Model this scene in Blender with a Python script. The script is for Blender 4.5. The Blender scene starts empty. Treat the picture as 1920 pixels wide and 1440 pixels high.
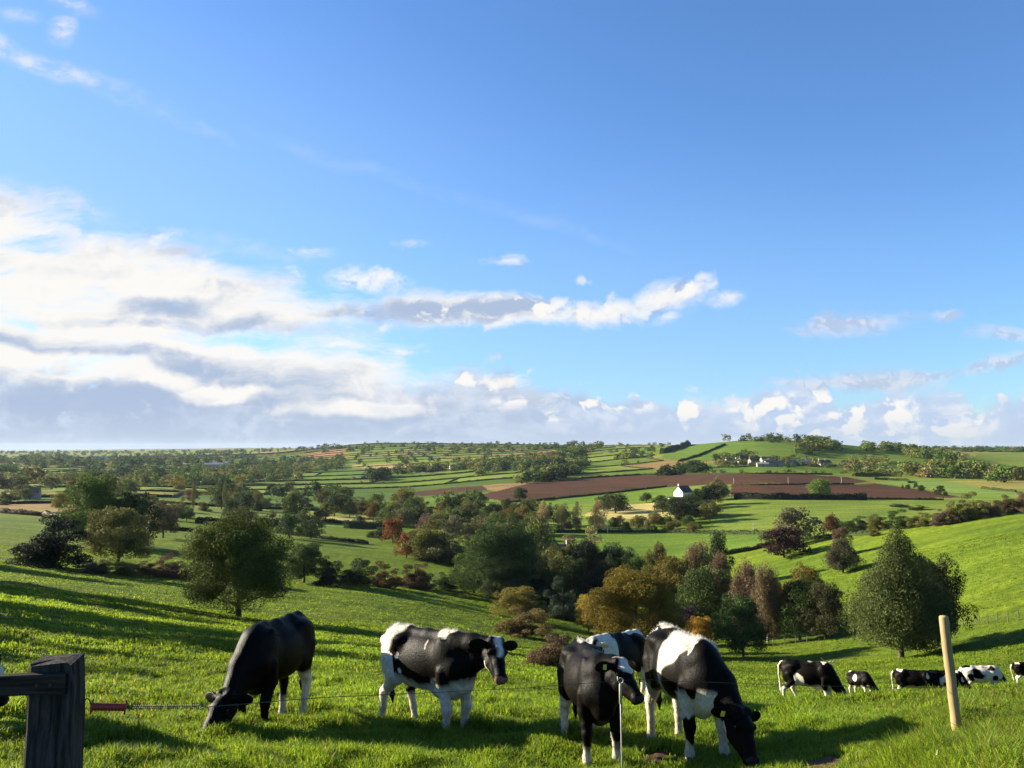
import bpy, math, random
import numpy as np
from mathutils import Vector, Matrix

C = bpy.context.scene.collection
S = bpy.context.scene
rng = np.random.default_rng(7)

# ------------------------------------------------------------------ camera
FOC = 1507.0                       # focal length in pixels of a 1920 px wide frame
PITCH = math.atan(118.0 / FOC)     # the true horizon lies 118 px under the centre
cam_d = bpy.data.cameras.new('camera')
cam = bpy.data.objects.new('camera', cam_d)
C.objects.link(cam)
cam_d.sensor_width = 36.0
cam_d.lens = 36.0 * FOC / 1920.0
cam_d.clip_start = 0.1
cam_d.clip_end = 60000.0
cam.location = (0, 0, 0)
cam.rotation_euler = (math.pi / 2 + PITCH, 0, 0)
S.camera = cam
cP, sP = math.cos(PITCH), math.sin(PITCH)

# ------------------------------------------------------------------ light
SUN_EL = math.radians(17.0)
SUN_DIR = Vector((-0.92, 0.39, 0)).normalized()          # towards the sun: left, a little ahead
SUN_VEC = Vector((SUN_DIR.x * math.cos(SUN_EL), SUN_DIR.y * math.cos(SUN_EL), math.sin(SUN_EL)))
sun_d = bpy.data.lights.new('sun', 'SUN')
sun_d.energy = 5.0
sun_d.angle = math.radians(0.53)
sun_d.color = (1.0, 0.90, 0.70)
sun = bpy.data.objects.new('sun', sun_d)
C.objects.link(sun)
sun.rotation_euler = SUN_VEC.to_track_quat('Z', 'Y').to_euler()
S.view_settings.view_transform = 'Standard'
S.view_settings.look = 'None'
S.view_settings.exposure = 2.0
S.view_settings.gamma = 1.0
S.cycles.max_bounces = 6
S.cycles.transparent_max_bounces = 8
S.cycles.volume_bounces = 1
S.cycles.sample_clamp_indirect = 6.0

# ------------------------------------------------------------------ node helpers
class NB:
    """tiny builder for shader node graphs"""
    dim = '3D'
    def __init__(self, tree):
        self.t = tree
        self.t.nodes.clear()
    def n(self, kind, **kw):
        nd = self.t.nodes.new(kind)
        for k, v in kw.items():
            setattr(nd, k, v)
        return nd
    def put(self, sock, v):
        if v is None:
            return
        if isinstance(v, bpy.types.NodeSocket):
            self.t.links.new(v, sock)
        else:
            sock.default_value = v
    def m(self, op, a, b=None, c=None, clamp=False):
        nd = self.n('ShaderNodeMath', operation=op, use_clamp=clamp)
        self.put(nd.inputs[0], a); self.put(nd.inputs[1], b); self.put(nd.inputs[2], c)
        return nd.outputs[0]
    def comb(self, x, y, z=0.0):
        nd = self.n('ShaderNodeCombineXYZ')
        self.put(nd.inputs[0], x); self.put(nd.inputs[1], y); self.put(nd.inputs[2], z)
        return nd.outputs[0]
    def sep(self, v):
        nd = self.n('ShaderNodeSeparateXYZ'); self.put(nd.inputs[0], v)
        return nd.outputs
    def mapping(self, v, loc=(0, 0, 0), rot=(0, 0, 0), sc=(1, 1, 1), kind='POINT'):
        nd = self.n('ShaderNodeMapping', vector_type=kind)
        self.put(nd.inputs[0], v)
        nd.inputs[1].default_value = loc; nd.inputs[2].default_value = rot; nd.inputs[3].default_value = sc
        return nd.outputs[0]
    def noise(self, v, scale, detail=4.0, rough=0.55, dist=0.0, color=False, lac=2.0):
        nd = self.n('ShaderNodeTexNoise', noise_dimensions=self.dim)
        self.put(nd.inputs['Vector'], v)
        nd.inputs['Scale'].default_value = scale; nd.inputs['Detail'].default_value = detail
        nd.inputs['Roughness'].default_value = rough; nd.inputs['Distortion'].default_value = dist
        nd.inputs['Lacunarity'].default_value = lac
        return nd.outputs['Color' if color else 'Fac']
    def rng(self, v, a, b, c=0.0, d=1.0, smooth=True):
        nd = self.n('ShaderNodeMapRange', interpolation_type='SMOOTHSTEP' if smooth else 'LINEAR')
        self.put(nd.inputs[0], v)
        for i, x in enumerate((a, b, c, d)):
            self.put(nd.inputs[i + 1], x)
        return nd.outputs[0]
    def mix(self, f, a, b, mode='MIX'):
        nd = self.n('ShaderNodeMix', data_type='RGBA', blend_type=mode)
        self.put(nd.inputs[0], f); self.put(nd.inputs[6], a); self.put(nd.inputs[7], b)
        return nd.outputs[2]
    def attr(self, name, out='Color'):
        nd = self.n('ShaderNodeAttribute'); nd.attribute_name = name
        return nd.outputs[out]

# ------------------------------------------------------------------ sky and clouds (world)
W = bpy.data.worlds.new('World')
S.world = W
W.use_nodes = True
b = NB(W.node_tree)
b.dim = '2D'
tc = b.n('ShaderNodeTexCoord')
x, y, z = b.sep(tc.outputs['Generated'])
sky = b.n('ShaderNodeTexSky', sky_type='NISHITA', sun_disc=False)
sky.sun_elevation = SUN_EL
sky.sun_rotation = math.atan2(SUN_DIR.x, SUN_DIR.y)
sky.altitude = 100.0
sky.air_density = 1.0
sky.dust_density = 0.35
sky.ozone_density = 2.5
yy = b.m('MAXIMUM', y, 0.18)
u = b.m('DIVIDE', x, yy)
v = b.m('DIVIDE', z, yy)
uv = b.comb(u, v)
def uvp(px, py):
    cx, cy = (px - 960) / FOC, (720 - py) / FOC
    d = cP - cy * sP
    return cx / d, (sP + cy * cP) / d
warpn = b.noise(uv, 5.0, 5, 0.6, color=True)
wv = b.n('ShaderNodeVectorMath', operation='MULTIPLY_ADD')
b.put(wv.inputs[0], warpn); wv.inputs[1].default_value = (0.10, 0.045, 0); wv.inputs[2].default_value = (-0.05, -0.0225, 0)
wa = b.n('ShaderNodeVectorMath', operation='ADD')
b.put(wa.inputs[0], uv); b.put(wa.inputs[1], wv.outputs[0])
uvw = wa.outputs[0]
def blob(px, py, rx, ry, rot=0.0, amp=1.0, edge=1.0, src=None):
    u0, v0 = uvp(px, py)
    mp = b.mapping(src or uvw, (u0, v0, 0), (0, 0, math.radians(-rot)), (rx / FOC, ry / FOC, 1), 'TEXTURE')
    ln = b.n('ShaderNodeVectorMath', operation='LENGTH'); b.put(ln.inputs[0], mp)
    return b.rng(ln.outputs[1 if len(ln.outputs) > 1 else 0], 0.0, 1.0 * edge, amp, 0.0)
def union(lst):
    r = lst[0]
    for q in lst[1:]:
        r = b.m('MAXIMUM', r, q)
    return r
def nn(v_, lo=0.30, hi=0.70):
    return b.rng(v_, lo, hi, -0.5, 0.5, False)
streak = nn(b.noise(b.mapping(uvw, rot=(0, 0, 0.20), sc=(2.6, 12.0, 1)), 1.7, 9, 0.62))
def billow(loc):
    vo = b.n('ShaderNodeTexVoronoi', feature='SMOOTH_F1', voronoi_dimensions='2D')
    b.put(vo.inputs['Vector'], b.mapping(uvw, loc=loc, sc=(1, 1.3, 1)))
    vo.inputs['Scale'].default_value = 17.0; vo.inputs['Detail'].default_value = 3.0; vo.inputs['Roughness'].default_value = 0.55; vo.inputs['Smoothness'].default_value = 0.35
    f_ = b.noise(b.mapping(uvw, loc=loc, sc=(1, 1.3, 1)), 26.0, 8, 0.62)
    return b.m('ADD', b.rng(vo.outputs['Distance'], 0.15, 0.75, 0.36, -0.36, False), b.m('MULTIPLY', b.m('SUBTRACT', f_, 0.5), 0.75))
puff = billow((0, 0, 0))
puff2 = billow((0.010, -0.009, 0))
fine = nn(b.noise(b.mapping(uvw, sc=(1, 1.8, 1)), 30.0, 8, 0.65))
def plus(m_, n_, k):
    return b.m('MULTIPLY_ADD', n_, k, m_)
# --- big sheet of cloud rising to the left
sheet = union([blob(0, 520, 620, 190, 12, 1.5), blob(300, 545, 700, 140, 13, 1.4), blob(100, 660, 900, 150, 4, 1.4),
               blob(560, 605, 560, 95, 6, 1.3), blob(0, 440, 420, 110, 18, 1.3), blob(430, 700, 900, 120, 6, 1.4), blob(820, 590, 330, 66, -2, 1.3)])
hole = union([blob(60, 462, 110, 34, 6), blob(10, 508, 60, 24, 4), blob(60, 606, 70, 20, 3), blob(960, 640, 420, 46, 4), blob(330, 575, 90, 22, 5, 0.8)])
sheet = b.m('SUBTRACT', sheet, b.m('MULTIPLY', hole, 0.6))
sheet_a = b.m('MULTIPLY', b.rng(plus(plus(sheet, streak, 1.1), puff, 0.22), 0.12, 1.1), b.rng(sheet, 0.02, 0.35))
# --- the band that carries on to the right with puffs on its top
band = union([blob(900, 582, 380, 60, -2, 1.5), blob(1110, 580, 330, 52, -4, 1.5), blob(1260, 555, 130, 56, -8, 1.5), blob(1352, 563, 85, 34, 0, 1.1), blob(1060, 592, 460, 36, -2, 1.2),
              blob(700, 535, 240, 52, 8, 1.1), blob(755, 455, 110, 30, 0, 0.9), blob(600, 482, 90, 26, 14, 0.85), blob(955, 490, 80, 30, 0, 0.75), blob(310, 440, 130, 36, 10, 0.9),
              blob(1085, 524, 60, 18, 0, 0.7), blob(760, 660, 130, 12, 0, 0.7)])
band_a = b.m('MULTIPLY', b.rng(plus(plus(band, puff, 0.9), fine, 0.3), 0.15, 1.2), b.rng(band, 0.02, 0.3))
# --- grey thin bars at the right
bars = union([blob(1600, 612, 300, 42, -5), blob(1760, 598, 170, 30, -4, 0.8), blob(1870, 622, 150, 34, -3, 0.75), blob(1680, 708, 300, 36, -1, 1.1), blob(1850, 690, 170, 44, -6, 1.1), blob(1480, 716, 190, 24, 0, 0.7)])
bars_a = b.m('MULTIPLY', b.rng(plus(plus(bars, streak, 0.8), puff, 0.6), 0.10, 1.0, 0.0, 0.9), b.rng(bars, 0.0, 0.4))
# --- bank of cumulus along the horizon
bank_h = nn(b.noise(b.comb(b.m('MULTIPLY', u, 7.0), 0.3), 1.0, 4, 0.55))
vtop = plus(b.rng(u, -0.45, 0.1, 0.128, 0.088, False), bank_h, 0.055)
wv2 = b.sep(uvw)
notch = blob(1235, 725, 70, 50)
bank = b.m('SUBTRACT', plus(b.m('SUBTRACT', vtop, wv2[1]), puff, 0.045), b.m('MULTIPLY', notch, 0.03))
bank_a = b.rng(bank, -0.006, 0.020)
lowfog = b.rng(v, -0.01, 0.055, 0.75, 0.0)
# --- high thin streaks
cir = union([blob(60, 112, 300, 32, 22, 0.95), blob(260, 185, 260, 26, 24, 0.42), blob(138, 52, 50, 46, 50, 1.0), blob(150, 5, 80, 30, 20, 0.8), blob(35, 35, 90, 22, 0, 0.5), 
             blob(640, 300, 280, 22, 20, 0.16), blob(860, 372, 330, 20, 17, 0.13), blob(1020, 425, 200, 18, 16, 0.14), blob(60, 375, 260, 44, 16, 0.8), blob(480, 470, 200, 30, 10, 0.4)])
cir_a = b.m('MULTIPLY', cir, b.rng(plus(fine, streak, 0.8), -0.55, 0.55, 0.15, 1.0))
veil = union([blob(0, 420, 1500, 640, 8, 0.55, 1.0, uv), blob(900, 700, 1700, 520, 0, 0.42, 1.0, uv)])

# colours are divided by the background strength so that 1.0 shows as paper white
STR = 0.05
def cc(r, g, bl, k=1.0):
    return (r * k / STR, g * k / STR, bl * k / STR, 1.0)
EXPK = 0.222
white = cc(1.10, 1.08, 1.04, EXPK)
grey = cc(0.49, 0.61, 0.82, EXPK)
pale = cc(0.72, 0.84, 1.02, EXPK)
shade_sheet = union([blob(250, 680, 620, 60, 6, 1.0), blob(160, 765, 900, 80, 3, 1.2), blob(760, 592, 280, 40, -2, 1.1), blob(700, 770, 700, 80, 3, 0.9), blob(300, 578, 150, 26, 4, 1.0),
                     blob(560, 618, 460, 34, 2, 0.9), blob(940, 578, 150, 30, -3, 1.0), blob(450, 470, 500, 60, 14, 0.3)])
lit_p = union([blob(140, 690, 300, 34, 8, 1.1), blob(400, 738, 150, 24, -4, 1.1), blob(690, 762, 190, 22, 3), blob(30, 668, 180, 26, 10), blob(480, 650, 500, 28, 5)])
relief = b.m('MULTIPLY', b.m('SUBTRACT', puff2, puff), 1.6)
shade = b.rng(plus(plus(plus(b.m('MULTIPLY_ADD', lit_p, -1.5, shade_sheet), streak, 1.0), relief, 0.28), puff, -0.15), -0.05, 1.25)
# shading of the cumulus: bright on heads turned to the sun
heads = b.noise(b.mapping(uvw, sc=(1.0, 2.6, 1)), 4.5, 6, 0.55)
hmask = union([blob(1280, 748, 42, 75, -12, 1.2), blob(1400, 785, 70, 54), blob(1520, 772, 150, 60, 3), blob(1610, 795, 80, 60), blob(1690, 775, 110, 100, 12, 1.1), blob(1800, 795, 130, 80, 10), blob(1540, 815, 44, 24),
               blob(1135, 716, 140, 40, -4), blob(1040, 782, 40, 20), blob(960, 712, 180, 36, 3), blob(1870, 718, 120, 36), blob(1080, 745, 220, 40, 0, 0.7)])
headlit = b.m('MULTIPLY', b.rng(plus(plus(hmask, puff, 1.4), relief, -1.1), -0.05, 0.85), b.rng(hmask, 0.02, 0.35))
bank_c = b.mix(headlit, b.mix(b.rng(plus(plus(heads, relief, -0.22), puff, 0.12), 0.34, 0.70), b.mix(b.rng(u, -0.1, 0.25), grey, cc(0.60, 0.75, 1.0, EXPK)), b.mix(b.rng(u, -0.1, 0.3), pale, cc(0.86, 0.95, 1.05, EXPK))), white)

col = b.n('ShaderNodeHueSaturation')
col.inputs['Saturation'].default_value = 1.0
col.inputs['Value'].default_value = 1.0
b.put(col.inputs['Color'], sky.outputs[0])
skyc = b.mix(1.0, col.outputs[0], (0.68, 0.93, 1.24, 1), 'MULTIPLY')
o = b.mix(veil, skyc, cc(0.42, 0.66, 1.06, EXPK))
o = b.mix(cir_a, o, cc(0.88, 0.93, 1.02, EXPK))
o = b.mix(bank_a, o, bank_c)
o = b.mix(sheet_a, o, b.mix(shade, white, grey))
o = b.mix(band_a, o, b.mix(b.rng(plus(plus(shade_sheet, puff, -0.6), relief, 1.1), 0.15, 1.0), white, grey))
o = b.mix(bars_a, o, b.mix(b.rng(relief, -0.2, 0.2), cc(0.58, 0.68, 0.88, EXPK), cc(0.85, 0.88, 0.98, EXPK)))
o = b.mix(lowfog, o, cc(0.60, 0.71, 0.88, EXPK))
bg = b.n('ShaderNodeBackground')
bg.inputs['Strength'].default_value = STR
b.put(bg.inputs['Color'], o)
out = b.n('ShaderNodeOutputWorld')
b.t.links.new(bg.outputs[0], out.inputs['Surface'])
W.cycles.sampling_method = 'MANUAL'
W.cycles.sample_map_resolution = 1024

# ------------------------------------------------------------------ noise in numpy
def hash3(ix, iy, iz, seed):
    n = (ix.astype(np.int64) * 374761393 + iy.astype(np.int64) * 668265263 + iz.astype(np.int64) * 2147483647 + seed * 144269504) & 0xffffffff
    n = ((n ^ (n >> 13)) * 1274126177) & 0xffffffff
    n = ((n ^ (n >> 16)) * 2246822519) & 0xffffffff
    return ((n ^ (n >> 15)) & 0xffffff) / float(0xffffff)
def vnoise(x, y, seed=0):
    ix, iy = np.floor(x), np.floor(y)
    fx, fy = x - ix, y - iy
    fx = fx * fx * (3 - 2 * fx); fy = fy * fy * (3 - 2 * fy)
    zz = np.zeros_like(ix)
    a = hash3(ix, iy, zz, seed); b_ = hash3(ix + 1, iy, zz, seed); c = hash3(ix, iy + 1, zz, seed); d = hash3(ix + 1, iy + 1, zz, seed)
    return (a + (b_ - a) * fx) * (1 - fy) + (c + (d - c) * fx) * fy
def fbm(x, y, seed=0, oct=4):
    r, a, t = 0, 1.0, 0
    for i in range(oct):
        r = r + a * vnoise(x * 2 ** i + 17.3 * i, y * 2 ** i - 9.1 * i, seed + i); t += a; a *= 0.5
    return r / t
def vnoise3(x, y, z, seed=0):
    ix, iy, iz = np.floor(x), np.floor(y), np.floor(z)
    f = [t * t * (3 - 2 * t) for t in (x - ix, y - iy, z - iz)]
    r = 0
    for dx in (0, 1):
        for dy in (0, 1):
            for dz in (0, 1):
                w = (f[0] if dx else 1 - f[0]) * (f[1] if dy else 1 - f[1]) * (f[2] if dz else 1 - f[2])
                r = r + w * hash3(ix + dx, iy + dy, iz + dz, seed)
    return r

# ------------------------------------------------------------------ terrain as a height field
def pchip(xs, ys, xq):
    """monotone cubic; ys (n, k), returns (len(xq), k)"""
    xs = np.asarray(xs, float); ys = np.asarray(ys, float)
    h = np.diff(xs)[:, None]; d = np.diff(ys, axis=0) / h
    m = np.zeros_like(ys)
    w1 = 2 * h[1:] + h[:-1]; w2 = h[1:] + 2 * h[:-1]
    same = d[:-1] * d[1:] > 0
    with np.errstate(divide='ignore', invalid='ignore'):
        hm = (w1 + w2) / (w1 / d[:-1] + w2 / d[1:])
    m[1:-1] = np.where(same, hm, 0)
    m[0], m[-1] = d[0], d[-1]
    i = np.clip(np.searchsorted(xs, xq) - 1, 0, len(xs) - 2)
    t = ((xq - xs[i]) / (xs[i + 1] - xs[i]))[:, None]
    hh = (xs[i + 1] - xs[i])[:, None]
    return ((2 * t**3 - 3 * t**2 + 1) * ys[i] + (t**3 - 2 * t**2 + t) * hh * m[i] + (-2 * t**3 + 3 * t**2) * ys[i + 1] + (t**3 - t**2) * hh * m[i + 1])

# how steeply the ground lies below eye level, per bearing (columns) and distance (rows)
BEAR = [-1400, -400, 0, 240, 480, 720, 960, 1200, 1440, 1680, 1920, 2320, 3320]
FALL = {
    6:     [1560, 1560, 1560, 1560, 1560, 1560, 1560, 1560, 1548, 1496, 1444, 1420, 1420],
    8:     [1440, 1440, 1440, 1440, 1440, 1445, 1447, 1447, 1432, 1388, 1356, 1344, 1344],
    10:    [1360, 1365, 1368, 1370, 1372, 1375, 1380, 1382, 1376, 1351, 1326, 1314, 1312],
    14:    [1275, 1285, 1293, 1300, 1305, 1312, 1320, 1328, 1336, 1320, 1302, 1290, 1278],
    20:    [1210, 1225, 1238, 1250, 1258, 1270, 1285, 1305, 1324, 1321, 1297, 1280, 1260],
    30:    [1155, 1175, 1193, 1210, 1222, 1238, 1262, 1290, 1312, 1318, 1299, 1258, 1230],
    45:    [1110, 1132, 1158, 1180, 1198, 1218, 1248, 1278, 1300, 1306, 1290, 1238, 1200],
    70:    [1070, 1096, 1126, 1152, 1176, 1197, 1230, 1260, 1274, 1266, 1246, 1200, 1160],
    100:   [1045, 1068, 1094, 1118, 1145, 1168, 1205, 1238, 1245, 1226, 1190, 1150, 1110],
    140:   [1015, 1042, 1066, 1084, 1102, 1122, 1165, 1205, 1200, 1155, 1090, 1060, 1030],
    200:   [985, 1005, 1028, 1040, 1055, 1080, 1105, 1128, 1105, 1052, 1005, 980, 960],
    270:   [955, 968, 985, 1000, 1015, 1035, 1055, 1065, 1030, 985, 958, 930, 920],
    380:   [950, 955, 962, 972, 988, 1000, 1000, 997, 985, 980, 964, 930, 915],
    500:   [950, 955, 952, 948, 960, 968, 965, 955, 936, 940, 945, 925, 910],
    700:   [925, 928, 929, 924, 931, 930, 915, 908, 894, 908, 913, 905, 900],
    950:   [905, 908, 909, 904, 908, 905, 890, 880, 869, 882, 890, 888, 885],
    1300:  [887, 889, 891, 887, 886, 878, 866, 847, 824, 843, 862, 860, 860],
    1800:  [870, 872, 874, 870, 866, 852, 846, 834, 836, 843, 847, 845, 845],
    2600:  [858, 859, 861, 858, 853, 831, 833, 839, 841, 841, 841, 840, 840],
    4000:  [850, 851, 853, 851, 845, 839, 840, 841, 842, 841, 839, 839, 839],
    7000:  [846, 846, 847, 844, 840, 841, 842, 842, 842, 840, 837, 838, 838],
    12000: [844, 844, 845, 842, 841, 842, 842, 842, 842, 841, 839, 839, 839],
}
AZC = [math.atan((p - 960) / FOC * cP) for p in BEAR]
NAZ, NR = 541, 900
AZ0, AZ1 = AZC[0], AZC[-1]
azg = np.linspace(AZ0, AZ1, NAZ)
lrg = np.linspace(math.log(6.0), math.log(12000.0), NR)
_p = np.array([FALL[k] for k in FALL], float)                 # (R, az) pixel rows
_cy = (720 - _p) / FOC
_sl = (sP + _cy * cP) / (cP - _cy * sP) * np.cos(np.array(AZC))[None, :]     # z / R
_t = pchip(np.log(np.array(list(FALL), float)), _sl, lrg)     # (NR, naz)
SLOPE = pchip(AZC, _t.T, azg).T                               # (NR, NAZ)
for _ in range(6):
    SLOPE[:, 1:-1] = 0.25 * SLOPE[:, :-2] + 0.5 * SLOPE[:, 1:-1] + 0.25 * SLOPE[:, 2:]
    SLOPE[1:-1] = 0.25 * SLOPE[:-2] + 0.5 * SLOPE[1:-1] + 0.25 * SLOPE[2:]
EYE = 1.7
def ground(x, y):
    x = np.asarray(x, float); y = np.asarray(y, float)
    R = np.hypot(x, y); az = np.arctan2(x, y)
    lr = np.log(np.clip(R, 6.0, 11999.0))
    fi = (lr - lrg[0]) / (lrg[1] - lrg[0]); i = np.clip(fi.astype(int), 0, NR - 2); fi = np.clip(fi - i, 0, 1)
    ac = np.clip(az, AZ0, AZ1)
    fj = (ac - azg[0]) / (azg[1] - azg[0]); j = np.clip(fj.astype(int), 0, NAZ - 2); fj = np.clip(fj - j, 0, 1)
    s = (SLOPE[i, j] * (1 - fj) + SLOPE[i, j + 1] * fj) * (1 - fi) + (SLOPE[i + 1, j] * (1 - fj) + SLOPE[i + 1, j + 1] * fj) * fi
    m = 0.5 * (SLOPE[i, 0] + SLOPE[i, -1])
    w = np.clip((np.abs(az) - AZ1) / (math.pi - AZ1), 0, 1); w = w * w * (3 - 2 * w)
    s = s * (1 - w) + m * w
    near = -EYE + (s * 6.0 + EYE) * np.minimum(R, 6.0) / 6.0
    return np.where(R < 6.0, near, s * R)
def gz(x, y):
    return float(ground(np.array([x]), np.array([y]))[0])
_LRM = np.exp(np.linspace(math.log(2.0), math.log(11900.0), 5000))
def hit(px, py):
    """where the sight line of a photo pixel meets the ground: x, y, z, distance"""
    cx, cy = (px - 960) / FOC, (720 - py) / FOC
    d = np.array((cx, cP - cy * sP, sP + cy * cP))
    h = math.hypot(d[0], d[1])
    X, Y = d[0] / h * _LRM, d[1] / h * _LRM
    below = ground(X, Y) >= d[2] / h * _LRM
    k = int(np.argmax(below)) if below.any() else len(_LRM) - 1
    return X[k], Y[k], gz(X[k], Y[k]), _LRM[k]
def at(px, py, Y):
    """point seen at a photo pixel, Y metres ahead"""
    cx, cy = (px - 960) / FOC, (720 - py) / FOC
    k = Y / (cP - cy * sP)
    return Vector((cx * k, Y, (sP + cy * cP) * k))

# ------------------------------------------------------------------ mesh helpers
def mesh_np(name, V, F, mats=(), smooth=False, attrs=None, mi=None):
    """V (n,3), F (m,k) with one k, or a list of such arrays"""
    me = bpy.data.meshes.new(name)
    Fs = F if isinstance(F, list) else [F]
    Fs = [f for f in Fs if len(f)]
    V = np.ascontiguousarray(V, np.float32)
    me.vertices.add(len(V)); me.vertices.foreach_set('co', V.ravel())
    loops = np.concatenate([f.ravel() for f in Fs]).astype(np.int32)
    tot = np.concatenate([np.full(len(f), f.shape[1], np.int32) for f in Fs])
    st = np.concatenate([[0], np.cumsum(tot)[:-1]]).astype(np.int32)
    me.loops.add(len(loops)); me.loops.foreach_set('vertex_index', loops)
    me.polygons.add(len(tot)); me.polygons.foreach_set('loop_start', st); me.polygons.foreach_set('loop_total', tot)
    me.polygons.foreach_set('use_smooth', np.full(len(tot), smooth, bool))
    if mi is not None:
        me.polygons.foreach_set('material_index', np.asarray(mi, np.int32))
    me.update(calc_edges=True)
    for k, a in (attrs or {}).items():
        a = np.asarray(a, np.float32)
        at_ = me.attributes.new(k, 'FLOAT_COLOR', 'POINT')
        if a.shape[1] == 3:
            a = np.concatenate([a, np.ones((len(a), 1), np.float32)], 1)
        at_.data.foreach_set('color', np.ascontiguousarray(a).ravel())
    for m_ in mats:
        me.materials.append(m_)
    return me
def obj(name, me, parent=None, loc=None):
    o_ = bpy.data.objects.new(name, me)
    C.objects.link(o_)
    if parent is not None:
        o_.parent = parent
    if loc is not None:
        o_.location = loc
    return o_
def tag(o_, label=None, cat=None, group=None, kind=None):
    if label: o_['label'] = label
    if cat: o_['category'] = cat
    if group: o_['group'] = group
    if kind: o_['kind'] = kind
    return o_
def empty(name, loc, rz=0.0, label=None, cat=None, group=None):
    o_ = bpy.data.objects.new(name, None)
    C.objects.link(o_); o_.location = loc; o_.rotation_euler = (0, 0, rz)
    o_.empty_display_size = 0.2
    return tag(o_, label, cat, group)
class MB:
    """collects boxes, tubes and plain polygons into one mesh"""
    def __init__(self):
        self.V = []; self.F = []
    def add(self, V, F):
        n = len(self.V); self.V += [tuple(v_) for v_ in V]; self.F += [tuple(i + n for i in f) for f in F]
    def box(self, x0, x1, y0, y1, z0, z1, M=None):
        V = [Vector((a, b_, c)) for a in (x0, x1) for b_ in (y0, y1) for c in (z0, z1)]
        if M is not None: V = [M @ v_ for v_ in V]
        self.add(V, [(0, 1, 3, 2), (4, 6, 7, 5), (0, 4, 5, 1), (2, 3, 7, 6), (0, 2, 6, 4), (1, 5, 7, 3)])
    def tube(self, pts, rad, n=8, cap=True):
        pts = [Vector(p) for p in pts]
        rs = rad if hasattr(rad, '__len__') else [rad] * len(pts)
        V = []; F = []; up = Vector((0.13, 0.21, 0.97))
        for i, p in enumerate(pts):
            t = (pts[min(i + 1, len(pts) - 1)] - pts[max(i - 1, 0)]).normalized()
            a = t.cross(up)
            if a.length < 1e-3: a = t.cross(Vector((1, 0, 0)))
            a.normalize(); c = t.cross(a)
            up = c.cross(t) if False else up
            for k in range(n):
                th = 2 * math.pi * k / n
                V.append(p + (a * math.cos(th) + c * math.sin(th)) * rs[i])
        for i in range(len(pts) - 1):
            for k in range(n):
                F.append((i * n + k, i * n + (k + 1) % n, (i + 1) * n + (k + 1) % n, (i + 1) * n + k))
        if cap:
            F.append(tuple(range(n - 1, -1, -1))); F.append(tuple((len(pts) - 1) * n + k for k in range(n)))
        self.add(V, F)
    def build(self, name, mat, parent=None, smooth=False, bevel=0.0, loc=None):
        me = bpy.data.meshes.new(name)
        me.from_pydata(self.V, [], self.F); me.update()
        if smooth:
            me.polygons.foreach_set('use_smooth', [True] * len(me.polygons))
        me.materials.append(mat)
        o_ = obj(name, me, parent, loc)
        if bevel:
            md = o_.modifiers.new('bevel', 'BEVEL'); md.width = bevel; md.segments = 2; md.limit_method = 'ANGLE'
        return o_

# ------------------------------------------------------------------ materials
def new_mat(name):
    m_ = bpy.data.materials.new(name); m_.use_nodes = True
    return m_, NB(m_.node_tree)
def finish(b_, shader):
    o_ = b_.n('ShaderNodeOutputMaterial'); b_.t.links.new(shader, o_.inputs['Surface'])
def principled(b_, col, rough=0.7, spec=0.3, normal=None, **kw):
    p = b_.n('ShaderNodeBsdfPrincipled')
    b_.put(p.inputs['Base Color'], col); b_.put(p.inputs['Roughness'], rough); b_.put(p.inputs['Specular IOR Level'], spec)
    for k, v_ in kw.items():
        b_.put(p.inputs[k], v_)
    if normal is not None: b_.t.links.new(normal, p.inputs['Normal'])
    return p.outputs[0]
def bump(b_, h, strength=0.5, dist=0.05):
    nd = b_.n('ShaderNodeBump'); nd.inputs['Strength'].default_value = strength; nd.inputs['Distance'].default_value = dist
    b_.put(nd.inputs['Height'], h)
    return nd.outputs[0]
def add_translucent(b_, sh, col, fac):
    tr = b_.n('ShaderNodeBsdfTranslucent'); b_.put(tr.inputs['Color'], col)
    mx = b_.n('ShaderNodeMixShader'); b_.put(mx.inputs[0], fac)
    b_.t.links.new(sh, mx.inputs[1]); b_.t.links.new(tr.outputs[0], mx.inputs[2])
    return mx.outputs[0]
def plain_mat(name, col, rough=0.7, spec=0.3, vary=0.25, scale=8.0, bmp=0.0, bd=0.01, stretch=(1, 1, 1), **kw):
    m_, q = new_mat(name)
    tc_ = q.n('ShaderNodeTexCoord')
    v_ = q.mapping(tc_.outputs['Object'], sc=stretch)
    nz = q.noise(v_, scale, 6, 0.6)
    c = q.mix(q.rng(nz, 0.3, 0.7), tuple(t * (1 - vary) for t in col) + (1,), tuple(min(1, t * (1 + vary)) for t in col) + (1,))
    finish(q, principled(q, c, rough, spec, bump(q, nz, bmp, bd) if bmp else None, **kw))
    return m_

# ------------------------------------------------------------------ the ground sheet
GREEN_L = (0.105, 0.150, 0.014)
def in_poly(X, Y, poly):
    n = len(poly); ins = np.zeros(X.shape, bool)
    x0, x1 = min(p[0] for p in poly), max(p[0] for p in poly); y0, y1 = min(p[1] for p in poly), max(p[1] for p in poly)
    idx = np.where((X >= x0) & (X <= x1) & (Y >= y0) & (Y <= y1))
    xx, yy_ = X[idx], Y[idx]; r = np.zeros(xx.shape, bool)
    j = n - 1
    for i in range(n):
        xi, yi = poly[i]; xj, yj = poly[j]
        c = ((yi > yy_) != (yj > yy_)) & (xx < (xj - xi) * (yy_ - yi) / (yj - yi + 1e-12) + xi)
        r ^= c; j = i
    ins[idx] = r
    return ins
def gpoly(pts):
    return [hit(*p)[:2] for p in pts]
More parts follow.
